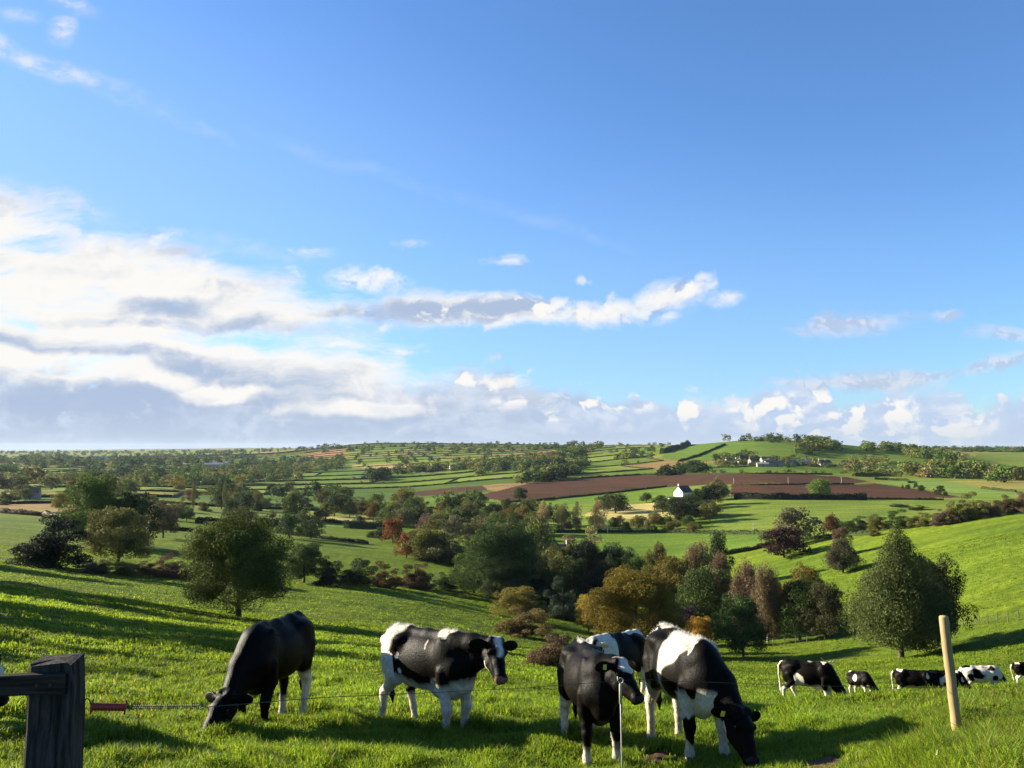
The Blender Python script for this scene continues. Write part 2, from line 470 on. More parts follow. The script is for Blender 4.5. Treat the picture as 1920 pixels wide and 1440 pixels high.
# plain patchwork of the far fields: a warped grid of enclosures
FA = math.radians(17)
FCU, FCV = 170.0, 105.0
def field_uv(X, Y):
    U = X * math.cos(FA) + Y * math.sin(FA); V_ = -X * math.sin(FA) + Y * math.cos(FA)
    U = U + 60 * (vnoise(X / 260, Y / 260, 41) - 0.5) * 2; V_ = V_ + 45 * (vnoise(X / 310, Y / 310, 42) - 0.5) * 2
    return U, V_
def field_cell(X, Y):
    U, V_ = field_uv(X, Y)
    r = np.floor(V_ / FCV)
    off = hash3(r, r * 0, r * 0, 5) * FCU
    w = FCU * (0.75 + 0.8 * hash3(r, r * 0 + 3, r * 0, 6))
    c = np.floor((U + off) / w)
    return r, c
BROWN = (0.078, 0.038, 0.023)
STRAW = (0.42, 0.34, 0.13)
FIELDS = [   # outlines of single fields as seen in the photograph, colour
    ([(880, 932), (935, 920), (1000, 905), (1100, 896), (1200, 890), (1300, 887.5), (1400, 887), (1500, 889), (1590, 895), (1630, 903), (1600, 907), (1500, 908), (1370, 908), (1345, 908), (1280, 912), (1200, 918), (1120, 926), (1000, 938), (950, 940)], BROWN),
    ([(1370, 909.5), (1500, 909.5), (1600, 909), (1640, 906), (1700, 914), (1760, 924), (1805, 933), (1700, 934), (1620, 934), (1500, 933), (1370, 931)], BROWN),
    ([(745, 927), (800, 919), (860, 913), (905, 911), (915, 919), (860, 924), (800, 930)], BROWN),
    ([(1090, 966), (1120, 956), (1180, 945), (1240, 942), (1300, 942), (1310, 966), (1150, 975)], STRAW),
    ([(600, 968), (735, 966), (745, 975), (600, 977)], STRAW),
    ([(470, 949), (640, 950), (640, 960), (470, 960)], (0.26, 0.30, 0.07)),
    ([(1000, 940), (1120, 928), (1250, 913), (1285, 915), (1270, 935), (1180, 943), (1060, 950)], (0.125, 0.195, 0.026)),
    ([(1020, 996), (1200, 994), (1440, 997), (1500, 1010), (1440, 1025), (1345, 1038), (1250, 1055), (1150, 1045)], (0.105, 0.165, 0.022)),
    ([(1330, 993), (1370, 938), (1500, 935), (1790, 936), (1810, 950), (1760, 975), (1600, 1000), (1480, 1000)], (0.15, 0.20, 0.032)),
    ([(560, 855), (600, 846), (650, 842), (655, 850), (600, 858)], (0.36, 0.17, 0.09)),
    ([(470, 852), (510, 847), (535, 846), (515, 852)], (0.34, 0.19, 0.11)),
    ([(370, 878), (480, 874), (480, 880), (370, 884)], (0.25, 0.17, 0.11)),
    ([(660, 872), (800, 868), (800, 878), (660, 878)], (0.36, 0.27, 0.11)),
    ([(1640, 905), (1740, 897), (1850, 915), (1920, 922), (1920, 932), (1800, 925), (1700, 913)], (0.17, 0.24, 0.05)),
    ([(1500, 872), (1500, 862), (1560, 842), (1660, 838), (1760, 848), (1745, 862), (1640, 872)], (0.13, 0.18, 0.03)),
    ([(1240, 860), (1300, 828), (1420, 826), (1530, 832), (1530, 862), (1400, 862), (1300, 866)], (0.11, 0.17, 0.027)),
    ([(1830, 870), (1830, 850), (1920, 848), (1920, 885), (1860, 885)], (0.15, 0.19, 0.035)),
]
FIELD_W = [(gpoly(p), c) for p, c in FIELDS]
def field_colour(X, Y):
    R = np.hypot(X, Y)
    col_ = np.empty(X.shape + (3,)); col_[:] = GREEN_L
    far = R > 420
    r, c = field_cell(X, Y)
    h = hash3(r, c, r * 0, 11); h2 = hash3(r, c, r * 0 + 2, 12)
    pal = np.array([(0.135, 0.22, 0.036), (0.10, 0.19, 0.03), (0.075, 0.15, 0.030), (0.17, 0.25, 0.05), (0.12, 0.21, 0.035), (0.22, 0.25, 0.075), (0.085, 0.17, 0.03), (0.15, 0.23, 0.04), (0.22, 0.23, 0.07), (0.11, 0.20, 0.035), (0.16, 0.25, 0.05), (0.24, 0.19, 0.09), (0.13, 0.23, 0.04)])
    k = (h * len(pal)).astype(int) % len(pal)
    pc = pal[k] * (0.85 + 0.3 * h2[..., None]) * np.array((1.12, 0.90, 0.80))
    col_ = np.where(far[..., None], pc, col_)
    for poly, cc_ in FIELD_W:
        col_[in_poly(X, Y, poly)] = cc_
    return col_

fine_az = np.linspace(-0.66, 0.66, 940)
coarse = np.linspace(0.66, 2 * math.pi - 0.66, 190)[1:-1]
AZ = np.concatenate([fine_az, coarse])
RR = np.concatenate([np.array([0.0, 0.4, 1, 2, 3, 4, 5]), np.exp(np.linspace(math.log(5.8), math.log(13500), 690))])
RG, AG = np.meshgrid(RR, AZ, indexing='ij')
GX, GY = RG * np.sin(AG), RG * np.cos(AG)
def tussock(X, Y):
    """small relief of the grazed turf"""
    R = np.hypot(X, Y)
    t = (vnoise(X / 1.1, Y / 0.8, 3) - 0.5) * 0.13 + (vnoise(X / 0.42, Y / 0.35, 4) - 0.5) * 0.075 + (fbm(X / 6, Y / 5, 8, 3) - 0.5) * 0.35
    return t * np.clip((R - 4) / 4, 0, 1) * np.clip((420 - R) / 250, 0, 1)
GZ = ground(GX, GY) + tussock(GX, GY)
GZ -= 0.0 + np.where(RG > 11000, (RG - 11000) * 0.03, 0)
GC = field_colour(GX, GY)
GC *= (0.50 + 0.50 * np.clip((np.hypot(GX, GY) - 25) / 150, 0, 1))[..., None]      # dark thatch under the near turf, colour also deepens shade between blades
nr_, na_ = RG.shape
ii = np.arange(nr_ - 1)[:, None] * na_; jj = np.arange(na_)[None, :]; j2 = (jj + 1) % na_
QF = np.stack([ii + jj, ii + j2, ii + na_ + j2, ii + na_ + jj], -1).reshape(-1, 4)
mg, q = new_mat('pasture')
geo = q.n('ShaderNodeNewGeometry')
pos = geo.outputs['Position']
fc = q.attr('field')
n1 = q.noise(pos, 0.035, 5, 0.6)
n2 = q.noise(pos, 0.9, 6, 0.65)
n3 = q.noise(q.mapping(pos, sc=(1, 1, 0.2)), 5.0, 4, 0.7)
n4 = q.noise(q.mapping(pos, rot=(0, 0, -0.15), sc=(0.012, 0.30, 0.01)), 1.0, 4, 0.6)      # drilling lines and mown swathes
fc = q.mix(q.rng(n4, 0.35, 0.65), q.mix(1.0, fc, (0.78, 0.80, 0.80, 1), 'MULTIPLY'), q.mix(1.0, fc, (1.18, 1.14, 1.12, 1), 'MULTIPLY'))
cam_r = q.n('ShaderNodeVectorMath', operation='LENGTH'); q.put(cam_r.inputs[0], pos)
c1 = q.mix(q.rng(n1, 0.3, 0.7, 0, 1), q.mix(1.0, fc, (0.80, 0.86, 0.9, 1), 'MULTIPLY'), q.mix(1.0, fc, (1.18, 1.1, 1.0, 1), 'MULTIPLY'))
c2 = q.mix(q.rng(n2, 0.35, 0.72), q.mix(1.0, c1, (0.62, 0.70, 0.66, 1), 'MULTIPLY'), q.mix(1.0, c1, (1.22, 1.14, 1.1, 1), 'MULTIPLY'))
hb = q.m('ADD', q.m('MULTIPLY', n2, 0.7), q.m('MULTIPLY', n3, 0.35))
sh = principled(q, c2, 0.9, 0.03, bump(q, hb, 0.9, 0.14))
finish(q, sh)
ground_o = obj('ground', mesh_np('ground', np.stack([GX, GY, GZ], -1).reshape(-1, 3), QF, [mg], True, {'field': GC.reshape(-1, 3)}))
tag(ground_o, kind='structure')
def gtop(x, y):
    X, Y = np.array([float(x)]), np.array([float(y)])
    return float((ground(X, Y) + tussock(X, Y))[0])

# ------------------------------------------------------------------ trees
def foliage_mat(name, use_obj):
    m_, q = new_mat(name)
    t = q.attr('tint')
    if use_obj:
        oi = q.n('ShaderNodeObjectInfo')
        t = q.mix(1.0, oi.outputs['Color'], t, 'MULTIPLY')
    p = principled(q, t, 0.65, 0.06)
    finish(q, add_translucent(q, p, t, 0.22))
    return m_
M_leaf = foliage_mat('foliage', True)
M_leaf_far = foliage_mat('far_foliage', False)
M_bark = plain_mat('bark', (0.085, 0.066, 0.048), 0.9, 0.1, 0.4, 9.0, 0.7, 0.03, (1, 1, 0.25))
m_, q = new_mat('birch_bark')
tc_ = q.n('ShaderNodeTexCoord')
nz = q.noise(q.mapping(tc_.outputs['Object'], sc=(3, 3, 14)), 2.0, 5, 0.65)
finish(q, principled(q, q.mix(q.rng(nz, 0.42, 0.62), (0.62, 0.58, 0.52, 1), (0.09, 0.075, 0.06, 1)), 0.8, 0.2))
M_birch = m_

def envelope(shape, h):
    """half width (in units of the full half width) at height fraction h of the crown"""
    if shape == 'round':
        return np.sqrt(np.clip(1 - ((h - 0.42) / 0.60) ** 2, 0.0, 1)) ** 0.9
    if shape == 'dome':
        return np.sqrt(np.clip(1 - ((h - 0.22) / 0.80) ** 2, 0.0, 1))
    if shape == 'cone':
        return np.clip(np.where(h < 0.18, 0.78 + h * 1.22, 1.0 - ((h - 0.18) / 0.82) * 0.97), 0.02, 1)
    if shape == 'poplar':
        return np.clip(np.sin(np.clip(h, 0, 1) * 2.75 + 0.3) ** 0.7, 0.05, 1)
    if shape == 'conifer':
        return np.clip(1.02 - h, 0.02, 1)
    if shape == 'bush':
        return np.sqrt(np.clip(1 - (np.clip(h - 0.12, 0, 1) / 0.9) ** 2, 0.0, 1))
    if shape == 'birch':
        return np.clip(np.sin(np.clip(h, 0, 1) * 2.55 + 0.5) ** 0.6, 0.05, 1)
def leaf_quads(P, N, size, r, droop=0.0):
    """a bent quad for every point"""
    n = len(P)
    t = r.normal(size=(n, 3)); t[:, 2] -= droop * 3
    t -= N * (t * N).sum(1)[:, None]; t /= np.linalg.norm(t, axis=1)[:, None] + 1e-9
    s_ = np.cross(N, t)
    L = size * (0.7 + 0.6 * r.random(n))[:, None]; Wd = L * (0.5 + 0.3 * r.random(n))[:, None]
    V = np.stack([P - t * L, P + s_ * Wd + N * L * 0.15, P + t * L, P - s_ * Wd + N * L * 0.15], 1).reshape(-1, 3)
    F = np.arange(n * 4).reshape(n, 4)
    return V, F
def crown_pts(shape, seed, nclump, nleaf, z0=0.22, crad=0.15, lump=0.22, flat=0.8):
    """points, normals and a brightness for leaves gathered in clumps; tree height 1, crown width 1"""
    r = np.random.default_rng(seed)
    ch = 1 - z0
    hs = r.random(nclump * 6)
    keep = r.random(nclump * 6) < (envelope(shape, hs) ** 1.2 * 0.9 + 0.1)
    hs = hs[keep][:nclump]
    n = len(hs)
    ang = r.random(n) * 2 * math.pi
    lob = 1 + lump * np.sin(ang * 2 + r.random() * 6) * 0.5 + lump * np.sin(ang * 3 + hs * 5 + r.random() * 6) * 0.6
    if shape in ('round', 'dome', 'bush'):
        # a crown of boughs: leaf clumps sit on a handful of big lobes
        nb = {'round': 11, 'dome': 12, 'bush': 9}[shape] + int(r.integers(0, 4))
        lh = np.clip((np.arange(nb) + r.random(nb)) / nb, 0.04, 0.94); la = np.arange(nb) * 2.4 + r.random(nb) * 1.2
        lr = (0.15 + 0.12 * r.random(nb)) * np.clip(envelope(shape, lh) + 0.25, 0.4, 1.0)
        ld = np.clip(envelope(shape, lh) * 0.5 * (0.86 + 0.34 * r.random(nb)) - lr * 0.85, 0.0, None)
        LC = np.stack([np.cos(la) * ld, np.sin(la) * ld, z0 + lh * ch * 0.96], 1)
        LC[:, 2] = np.clip(LC[:, 2], z0 + lr * 0.5 * (shape != 'bush'), 1 - lr * 0.72)
        kk = r.choice(nb, n, p=lr ** 2 / (lr ** 2).sum())
        d0 = r.normal(size=(n, 3)) + np.stack([np.cos(la[kk]), np.sin(la[kk]), 0.35 + 0 * la[kk]], 1) * 0.55
        d0 /= np.linalg.norm(d0, axis=1)[:, None]
        cr = crad * (0.55 + 0.6 * r.random(n)) * 0.80
        Cc = LC[kk] + d0 * (lr[kk] * (0.55 + 0.5 * r.random(n)))[:, None] * np.array((1, 1, 0.85))
        Cc[:, 2] = np.clip(Cc[:, 2], z0 * 0.9 + cr * 0.2, 1.0)
        fillm = r.random(n) < (0.55 if shape == 'bush' else 0.42)      # clumps that close the body of the crown
        rad = envelope(shape, hs) * np.clip(np.sqrt(r.random(n)) * 0.8 + 0.1, 0, 1)
        cr = np.where(fillm, cr * 1.25, cr)
        E_ = np.stack([np.cos(ang) * np.clip(rad * 0.5 - cr * 0.4, 0, None), np.sin(ang) * np.clip(rad * 0.5 - cr * 0.4, 0, None), np.clip(z0 + hs * ch * (0.7 if shape == 'bush' else 0.92), z0 + cr * 0.4 * (shape != 'bush'), 1 - cr * 0.8)], 1)
        Cc = np.where(fillm[:, None], E_, Cc)
        if shape == 'bush': Cc[:, 2] = Cc[:, 2] ** 1.4
        tint_l = 0.75 + 0.5 * r.random(nb)
        ctint = (0.70 + 0.6 * r.random(n)) * tint_l[kk]
    else:
        rad = envelope(shape, hs) * lob * np.clip(np.sqrt(r.random(n)) * 0.55 + 0.45, 0, 1)
        cr = crad * (0.65 + 0.7 * r.random(n)) * np.clip(envelope(shape, hs) + 0.25, 0.3, 1.0)
        rr_ = np.clip(rad * 0.5 - cr * 0.45, 0, None)
        Cc = np.stack([np.cos(ang) * rr_, np.sin(ang) * rr_, z0 + hs * ch * 0.97], 1)
        Cc[:, 2] = np.clip(Cc[:, 2], z0 + cr * 0.3, 1 - cr * 0.55)
        ctint = 0.62 + 0.76 * r.random(n)
    k = r.choice(n, nleaf, p=(cr ** 2) / (cr ** 2).sum())
    d = r.normal(size=(nleaf, 3)); d[:, 2] += 0.25; d /= np.linalg.norm(d, axis=1)[:, None]
    rad_l = cr[k] * (0.55 + 0.55 * r.random(nleaf) ** 0.6)
    P = Cc[k] + d * rad_l[:, None] * np.array([1, 1, flat])
    N = d + 0.75 * r.normal(size=d.shape); N /= np.linalg.norm(N, axis=1)[:, None]
    T = ctint[k] * (0.75 + 0.5 * r.random(nleaf))
    return P, N, T, Cc, cr, r
def tint_rgb(T, r, hue=0.12):
    h = r.normal(size=len(T)) * hue
    return np.stack([T * (1 + h), T, T * (1 - 0.5 * h)], 1)
def make_crown(name, shape, seed, nclump, nleaf, leaf, z0=0.22, crad=0.15, lump=0.22, droop=0.0, flat=0.8):
    P, N, T, Cc, cr, r = crown_pts(shape, seed, nclump, nleaf, z0, crad, lump, flat)
    if droop:
        # hanging curtains of twigs below every clump
        hang = r.random(len(P)) ** 1.5 * droop
        P[:, 2] -= hang * (P[:, 2] - z0 * 0.6); N[:, 2] *= 0.4
        N /= np.linalg.norm(N, axis=1)[:, None]
    P[:, 2] = np.maximum(P[:, 2], 0.0 if shape == 'bush' else z0 * 0.8)
    V, F = leaf_quads(P, N, leaf, r, droop)
    tint = np.repeat(tint_rgb(T, r), 4, 0)
    return mesh_np(name, V, F, [M_leaf], False, {'tint': tint}), Cc, cr
def make_trunk(name, Cc, seed, z0, thick=0.028, mat=None, nl=9):
    r = random.Random(seed)
    mb = MB()
    pts = [(0, 0, -0.05), (0.004, 0, 0.0), (r.uniform(-.008, .008), r.uniform(-.008, .008), z0 * 0.6), (r.uniform(-.015, .015), r.uniform(-.015, .015), z0 * 1.3), (r.uniform(-.02, .02), r.uniform(-.02, .02), 0.55), (0, 0, 0.82)]
    mb.tube(pts, [thick * 1.5, thick * 1.25, thick, thick * 0.85, thick * 0.5, thick * 0.15], 9)
    idx = list(range(len(Cc))); r.shuffle(idx)
    for k in idx[:nl]:
        c = Cc[k]
        s_ = max(z0 * 0.75, min(0.7, c[2] - 0.18))
        a = Vector((0, 0, s_)); e = Vector(c); m1 = a.lerp(e, 0.5) + Vector((r.uniform(-.02, .02), r.uniform(-.02, .02), -0.03))
        mb.tube([a, m1, e], [thick * 0.45, thick * 0.3, thick * 0.1], 6, False)
    me = bpy.data.meshes.new(name); me.from_pydata(mb.V, [], mb.F); me.update()
    me.polygons.foreach_set('use_smooth', [True] * len(me.polygons))
    me.materials.append(mat or M_bark)
    return me
PROTO = {}
def proto(shape, lod, k):
    key = (shape, lod, k)
    if key in PROTO:
        return PROTO[key]
    seed = hash3(np.array([len(shape) * 7 + ord(shape[0])]), np.array([lod]), np.array([k]), 3)[0]
    seed = int(seed * 1e6)
    ncl = {'round': 95, 'dome': 130, 'cone': 150, 'poplar': 70, 'conifer': 90, 'bush': 60, 'birch': 75}[shape]
    nl = {0: 95000, 1: 24000, 2: 5200, 3: 1300}[lod]
    lf = {0: 0.0070, 1: 0.0125, 2: 0.024, 3: 0.046}[lod]
    ncl = int(ncl * {0: 2.0, 1: 1.0, 2: 0.6, 3: 0.32}[lod])
    cr = {0: 0.130, 1: 0.145, 2: 0.18, 3: 0.24}[lod]
    z0 = {'round': 0.20, 'dome': 0.18, 'cone': 0.135, 'poplar': 0.06, 'conifer': 0.06, 'bush': 0.0, 'birch': 0.14}[shape]
    if shape == 'poplar': lf *= 0.75; cr *= 1.0
    me, Cc, crr = make_crown(shape + '_crown', shape, seed, ncl, nl, lf, z0, cr, 0.22 if shape != 'conifer' else 0.1, 0.30 if shape == 'birch' else 0.0)
    tr = make_trunk(shape + '_trunk', Cc, seed, max(z0, 0.05), 0.026 if shape not in ('birch', 'poplar') else 0.016, M_birch if shape == 'birch' else None, 10 if lod < 2 else 5)
    PROTO[key] = (me, tr)
    return PROTO[key]
KIND = {'round': 'broadleaf_tree', 'dome': 'broadleaf_tree', 'cone': 'broadleaf_tree', 'poplar': 'poplar_tree', 'conifer': 'conifer_tree', 'bush': 'shrub', 'birch': 'birch_tree'}
COL = {   # leaf colours
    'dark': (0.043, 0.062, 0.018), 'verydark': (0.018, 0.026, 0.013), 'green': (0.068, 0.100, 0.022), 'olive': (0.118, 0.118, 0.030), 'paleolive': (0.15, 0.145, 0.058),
    'lime': (0.13, 0.18, 0.038), 'yellow': (0.30, 0.20, 0.022), 'gold': (0.30, 0.185, 0.026), 'orange': (0.20, 0.075, 0.022), 'rust': (0.092, 0.060, 0.026), 'brown': (0.13, 0.092, 0.050),
    'copper': (0.042, 0.017, 0.017), 'purple': (0.034, 0.018, 0.030), 'bluegreen': (0.040, 0.066, 0.034), 'silver': (0.115, 0.125, 0.060), 'willow': (0.19, 0.155, 0.062), 'yolive': (0.16, 0.125, 0.024),
}
n_tree = 0
TREES = []          # x, y, height, width of every individual, for later use
def tree(px, base, top, w, shape, colour, label=None, group=None, lod=None, k=None, dz=0.0, R=None, cat=None, asym=1.0):
    """a tree whose foot stands where the photo pixel (px, base) meets the ground"""
    global n_tree
    x_, y_, z_, d = hit(px, base)
    if R is not None:      # foot hidden behind something: distance given
        az = math.atan((px - 960) / FOC * cP)
        x_, y_ = R * math.sin(az), R * math.cos(az); z_ = gz(x_, y_); d = R
    s_ = y_ / FOC / (cP - (720 - base) / FOC * sP)
    zb = z_
    ztop = at(px, top, y_).z
    h = max(1.0, ztop - zb); wd = w * s_ * 1.08
    return put_tree(x_, y_, zb, h, wd, shape, colour, label, group, lod, k, cat)
def put_tree(x_, y_, zb, h, wd, shape, colour, label=None, group=None, lod=None, k=None, cat=None):
    global n_tree
    d = math.hypot(x_, y_)
    if lod is None:
        lod = 1 if d < 210 else (2 if d < 620 else 3)
    n_tree += 1
    if k is None:
        k = (n_tree * 7) % {0: 2, 1: 4, 2: 5, 3: 5}[lod]
    crown, trunk = proto(shape, lod, k)
    colr = np.array(COL[colour]) if isinstance(colour, str) else np.array(colour)
    rr_ = np.random.default_rng(n_tree)
    colr = np.clip(colr * (1 + rr_.normal(size=3) * 0.07) * (1 + rr_.normal() * 0.08), 0.004, 1)
    nm = KIND[shape]
    rz = rr_.random() * 6.28
    cat = cat or ('shrub' if shape == 'bush' else 'tree')
    TREES.append((x_, y_, h, wd))
    if lod >= 3:
        o_ = obj(nm, crown); o_.location = (x_, y_, zb - 0.2); o_.rotation_euler = (0, 0, rz); o_.scale = (wd, wd, h)
        o_.color = (*colr, 1)
        return tag(o_, label, cat, group)
    e = empty(nm, (x_, y_, zb - 0.05), rz, label, cat, group)
    e.scale = (wd, wd, h)
    c = obj('crown', crown, e); c.color = (*colr, 1)
    t = obj('stem' if shape == 'bush' else 'trunk', trunk, e)
    return e

# --- single trees of the near meadows, one by one
tree(447, 1158, 963, 184, 'dome', (0.070, 0.088, 0.017), 'round dark olive tree alone in the meadow behind the all-black cow', lod=0, k=0)
tree(1690, 1232, 975, 168, 'cone', (0.092, 0.118, 0.034), 'tallest tree on the right, grey-green and pyramid shaped, above the herd', lod=0, k=1)
tree(1758, 1213, 1046, 96, 'dome', 'dark', 'dark round tree half hidden behind the grey-green pyramid tree', lod=1)
tree(95, 1064, 955, 138, 'bush', 'verydark', 'very dark broad holly-like tree at the left meadow edge', lod=1, cat='tree')
tree(222, 1064, 952, 108, 'round', 'olive', 'loose olive tree with gaps, right of the very dark broad tree', lod=1)
tree(178, 985, 893, 96, 'dome', 'green', 'tall dark green tree rising over the hedge behind the loose olive tree', R=230, lod=1)
tree(255, 990, 928, 84, 'round', 'dark', 'dark tree standing close behind the loose olive tree', R=225)
tree(311, 990, 934, 52, 'dome', 'brown', 'small brownish tree at the left end of the field hedge', R=260)
tree(570, 1092, 1018, 74, 'round', 'dark', 'small dark tree right behind the round olive meadow tree')
for px, ba, to, w, c, l in [(180, 1074, 1045, 60, 'brown', 'brownish bramble bush under the loose olive tree'), (228, 1078, 1042, 70, 'olive', 'olive bramble bush in the row below the loose olive tree'), (280, 1081, 1048, 56, 'rust', 'low reddish bush in the middle of the left hedge row'),
        (325, 1084, 1040, 66, 'brown', 'brown bush left of the round olive meadow tree'), (362, 1088, 1048, 50, 'rust', 'rusty bush tucked against the round olive meadow tree'),
        (620, 1098, 1050, 70, 'verydark', 'dark bush next to the small dark tree in the hedge row'), (668, 1100, 1040, 80, 'dark', 'wide dark thorn bush in the middle of the hedge row'), (722, 1102, 1056, 64, 'rust', 'russet round bush, left of a pair in the hedge row'),
        (778, 1103, 1046, 66, 'rust', 'russet domed bush, taller of a pair in the hedge row'), (832, 1106, 1072, 56, 'dark', 'low dark bush at the right end of the hedge row')]:
    tree(px, ba, to, w, 'bush', c, l, lod=1)
tree(543, 1010, 963, 48, 'dome', 'dark', 'dark oak on the left of a pair in the striped meadow')
tree(583, 1010, 974, 46, 'dome', 'dark', 'dark oak on the right of a pair in the striped meadow')
tree(552, 975, 927, 40, 'round', 'green', 'tall green tree behind the pair of dark oaks')
tree(455, 982, 947, 30, 'dome', 'brown', 'orange-brown round tree just above the round olive meadow tree')
tree(642, 962, 932, 46, 'bush', 'willow', 'golden brown willow at the end of the pale strip field', cat='tree')
tree(736, 1018, 972, 40, 'dome', 'orange', 'orange-red autumn tree at the left edge of the wood')
tree(762, 1046, 1000, 40, 'dome', 'orange', 'second orange autumn tree, lower and nearer along the wood edge')
tree(716, 1015, 988, 30, 'dome', 'dark', 'small dark tree left of the orange-red tree')
tree(700, 1008, 990, 26, 'bush', 'dark', 'dark hedge bush where the hedge meets the wood')
tree(834, 1055, 973, 128, 'bush', (0.105, 0.10, 0.036), 'big olive-brown willow dome at the near edge of the wood', cat='tree', lod=1)
tree(795, 1052, 990, 62, 'dome', 'olive', 'olive tree between the orange trees and the big willow dome')
tree(940, 1112, 982, 140, 'dome', (0.048, 0.074, 0.020), 'largest green tree in the middle of the valley wood', lod=0, k=0, R=175)
tree(888, 1112, 1040, 82, 'round', 'green', 'green tree with a pale bare trunk at the meadow edge', lod=1)
tree(936, 1132, 1060, 70, 'round', 'dark', 'dark tree with a leaning pale trunk at the meadow corner', lod=1)
tree(905, 1090, 1015, 70, 'dome', 'green', 'green tree filling the wood edge left of the largest green tree', R=190)
tree(1010, 1060, 978, 66, 'dome', 'olive', 'olive leaning tree right of the largest green tree', R=230)
tree(1097, 1050, 990, 74, 'bush', 'willow', 'golden dome-shaped willow beside the green valley field', cat='tree', R=250)
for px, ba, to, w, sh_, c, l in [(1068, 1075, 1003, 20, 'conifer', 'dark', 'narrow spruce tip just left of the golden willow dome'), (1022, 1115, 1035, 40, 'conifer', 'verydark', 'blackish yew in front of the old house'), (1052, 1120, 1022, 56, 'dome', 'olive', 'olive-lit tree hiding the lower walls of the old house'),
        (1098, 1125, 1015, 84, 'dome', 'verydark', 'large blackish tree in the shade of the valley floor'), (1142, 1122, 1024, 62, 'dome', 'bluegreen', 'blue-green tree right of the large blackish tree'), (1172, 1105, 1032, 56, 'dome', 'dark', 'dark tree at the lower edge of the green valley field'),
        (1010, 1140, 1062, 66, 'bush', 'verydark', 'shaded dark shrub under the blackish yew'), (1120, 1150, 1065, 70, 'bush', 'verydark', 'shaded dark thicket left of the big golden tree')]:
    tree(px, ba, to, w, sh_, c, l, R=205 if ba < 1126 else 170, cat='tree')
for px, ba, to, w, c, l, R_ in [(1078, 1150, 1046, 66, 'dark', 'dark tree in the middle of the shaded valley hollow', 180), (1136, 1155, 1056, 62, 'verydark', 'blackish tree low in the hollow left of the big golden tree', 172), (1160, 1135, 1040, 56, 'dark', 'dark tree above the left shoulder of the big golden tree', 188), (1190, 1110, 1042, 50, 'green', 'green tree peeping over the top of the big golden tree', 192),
        (1036, 1150, 1072, 58, 'dark', 'dark tree right of the leaning pale trunk', 170), (998, 1125, 1030, 66, 'green', 'green tree between the largest green tree and the yew', 188), (1218, 1125, 1058, 48, 'dark', 'dark tree right behind the crown of the big golden tree', 180), (1150, 1085, 1020, 50, 'green', 'green tree at the upper edge of the shaded hollow', 225)]:
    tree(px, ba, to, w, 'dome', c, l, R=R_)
tree(1055, 1162, 1088, 66, 'bush', 'bluegreen', 'round dark green bush alone in the valley hollow', lod=1)
tree(974, 1158, 1103, 88, 'dome', 'yolive', 'yellow-green spreading bush at the meadow corner', lod=1, cat='shrub')
tree(985, 1195, 1135, 112, 'bush', 'olive', 'grey-olive bramble thicket above the standing cow with the blazed face', lod=1)
tree(1036, 1252, 1177, 108, 'bush', (0.105, 0.066, 0.030), 'reddish-brown thorn bush above the cow at the wire', lod=1)
tree(1092, 1245, 1200, 70, 'bush', 'brown', 'brown low bush behind the small black-and-white cow', lod=1)
tree(1192, 1230, 1068, 160, 'dome', (0.150, 0.108, 0.020), 'largest golden autumn tree, above the cow with the white shoulders', lod=0, k=1)
tree(1104, 1185, 1112, 50, 'dome', 'gold', 'small bright gold tree on the left flank of the largest golden tree', lod=1)
tree(1262, 1135, 1042, 80, 'dome', 'yolive', 'bronze-green tree right behind the largest golden tree', R=165)
tree(1318, 1195, 1066, 118, 'dome', 'green', 'wide green tree between the golden tree and the brown birches', lod=1)
tree(1232, 1075, 1022, 34, 'dome', 'rust', 'small red-brown tree on the lower edge of the valley field', R=205)
tree(1210, 1090, 1035, 40, 'dome', 'olive', 'small olive tree below the red-brown one at the valley field', R=200)
tree(1308, 1085, 1012, 62, 'birch', 'brown', 'greyish-brown twiggy tree at the foot of the valley field', R=190, cat='tree')
tree(1344, 1050, 996, 38, 'dome', 'dark', 'small dark round tree above the greyish-brown twiggy tree', R=215)
tree(1346, 1095, 1029, 42, 'birch', 'brown', 'small brown birch left of the two tall birches', R=185)
tree(1288, 1212, 1138, 66, 'dome', 'purple', 'dark purple-leaved tree behind the small yellow tree')
tree(1316, 1226, 1156, 56, 'dome', 'gold', 'small yellow-orange tree above the white-shouldered cow')
tree(1394, 1232, 1118, 92, 'dome', (0.050, 0.090, 0.022), 'fresh green round tree in front of the tall birches', lod=1)
tree(1402, 1200, 1043, 56, 'birch', 'brown', 'tall brown weeping birch, left of the two', lod=1)
tree(1439, 1207, 1050, 54, 'birch', 'brown', 'tall brown weeping birch with a long white trunk, right of the two', lod=1, k=1)
tree(1505, 1155, 1060, 78, 'dome', 'yolive', 'bronze tree top rising behind the broad dark tree', R=150)
tree(1500, 1203, 1088, 92, 'dome', 'dark', 'broad dark green tree right of the white birch trunk', lod=1)
tree(1548, 1200, 1096, 76, 'dome', (0.045, 0.045, 0.018), 'dark domed tree with a rusty rim, left of the grey-green pyramid tree', lod=1)
tree(1466, 1150, 1094, 34, 'dome', 'orange', 'flame-orange small tree beside the white birch trunk', R=140)
tree(1470, 1046, 989, 76, 'dome', 'copper', 'dark copper beech on the right-hand slope')
tree(1492, 1023, 955, 74, 'round', 'paleolive', 'pale olive round tree just behind the copper beech')
tree(1581, 1074, 998, 64, 'cone', (0.082, 0.072, 0.036), 'olive-brown cone-shaped tree alone on the right-hand slope', lod=1, k=2)
tree(1573, 1010, 987, 32, 'dome', 'brown', 'brownish tree top just above the cone-shaped tree', R=225)
tree(1562, 1000, 959, 40, 'cone', 'rust', 'small reddish cone-shaped tree in the roadside hedge')
tree(1588, 1006, 977, 26, 'dome', 'dark', 'small dark tree right of the reddish cone-shaped tree')
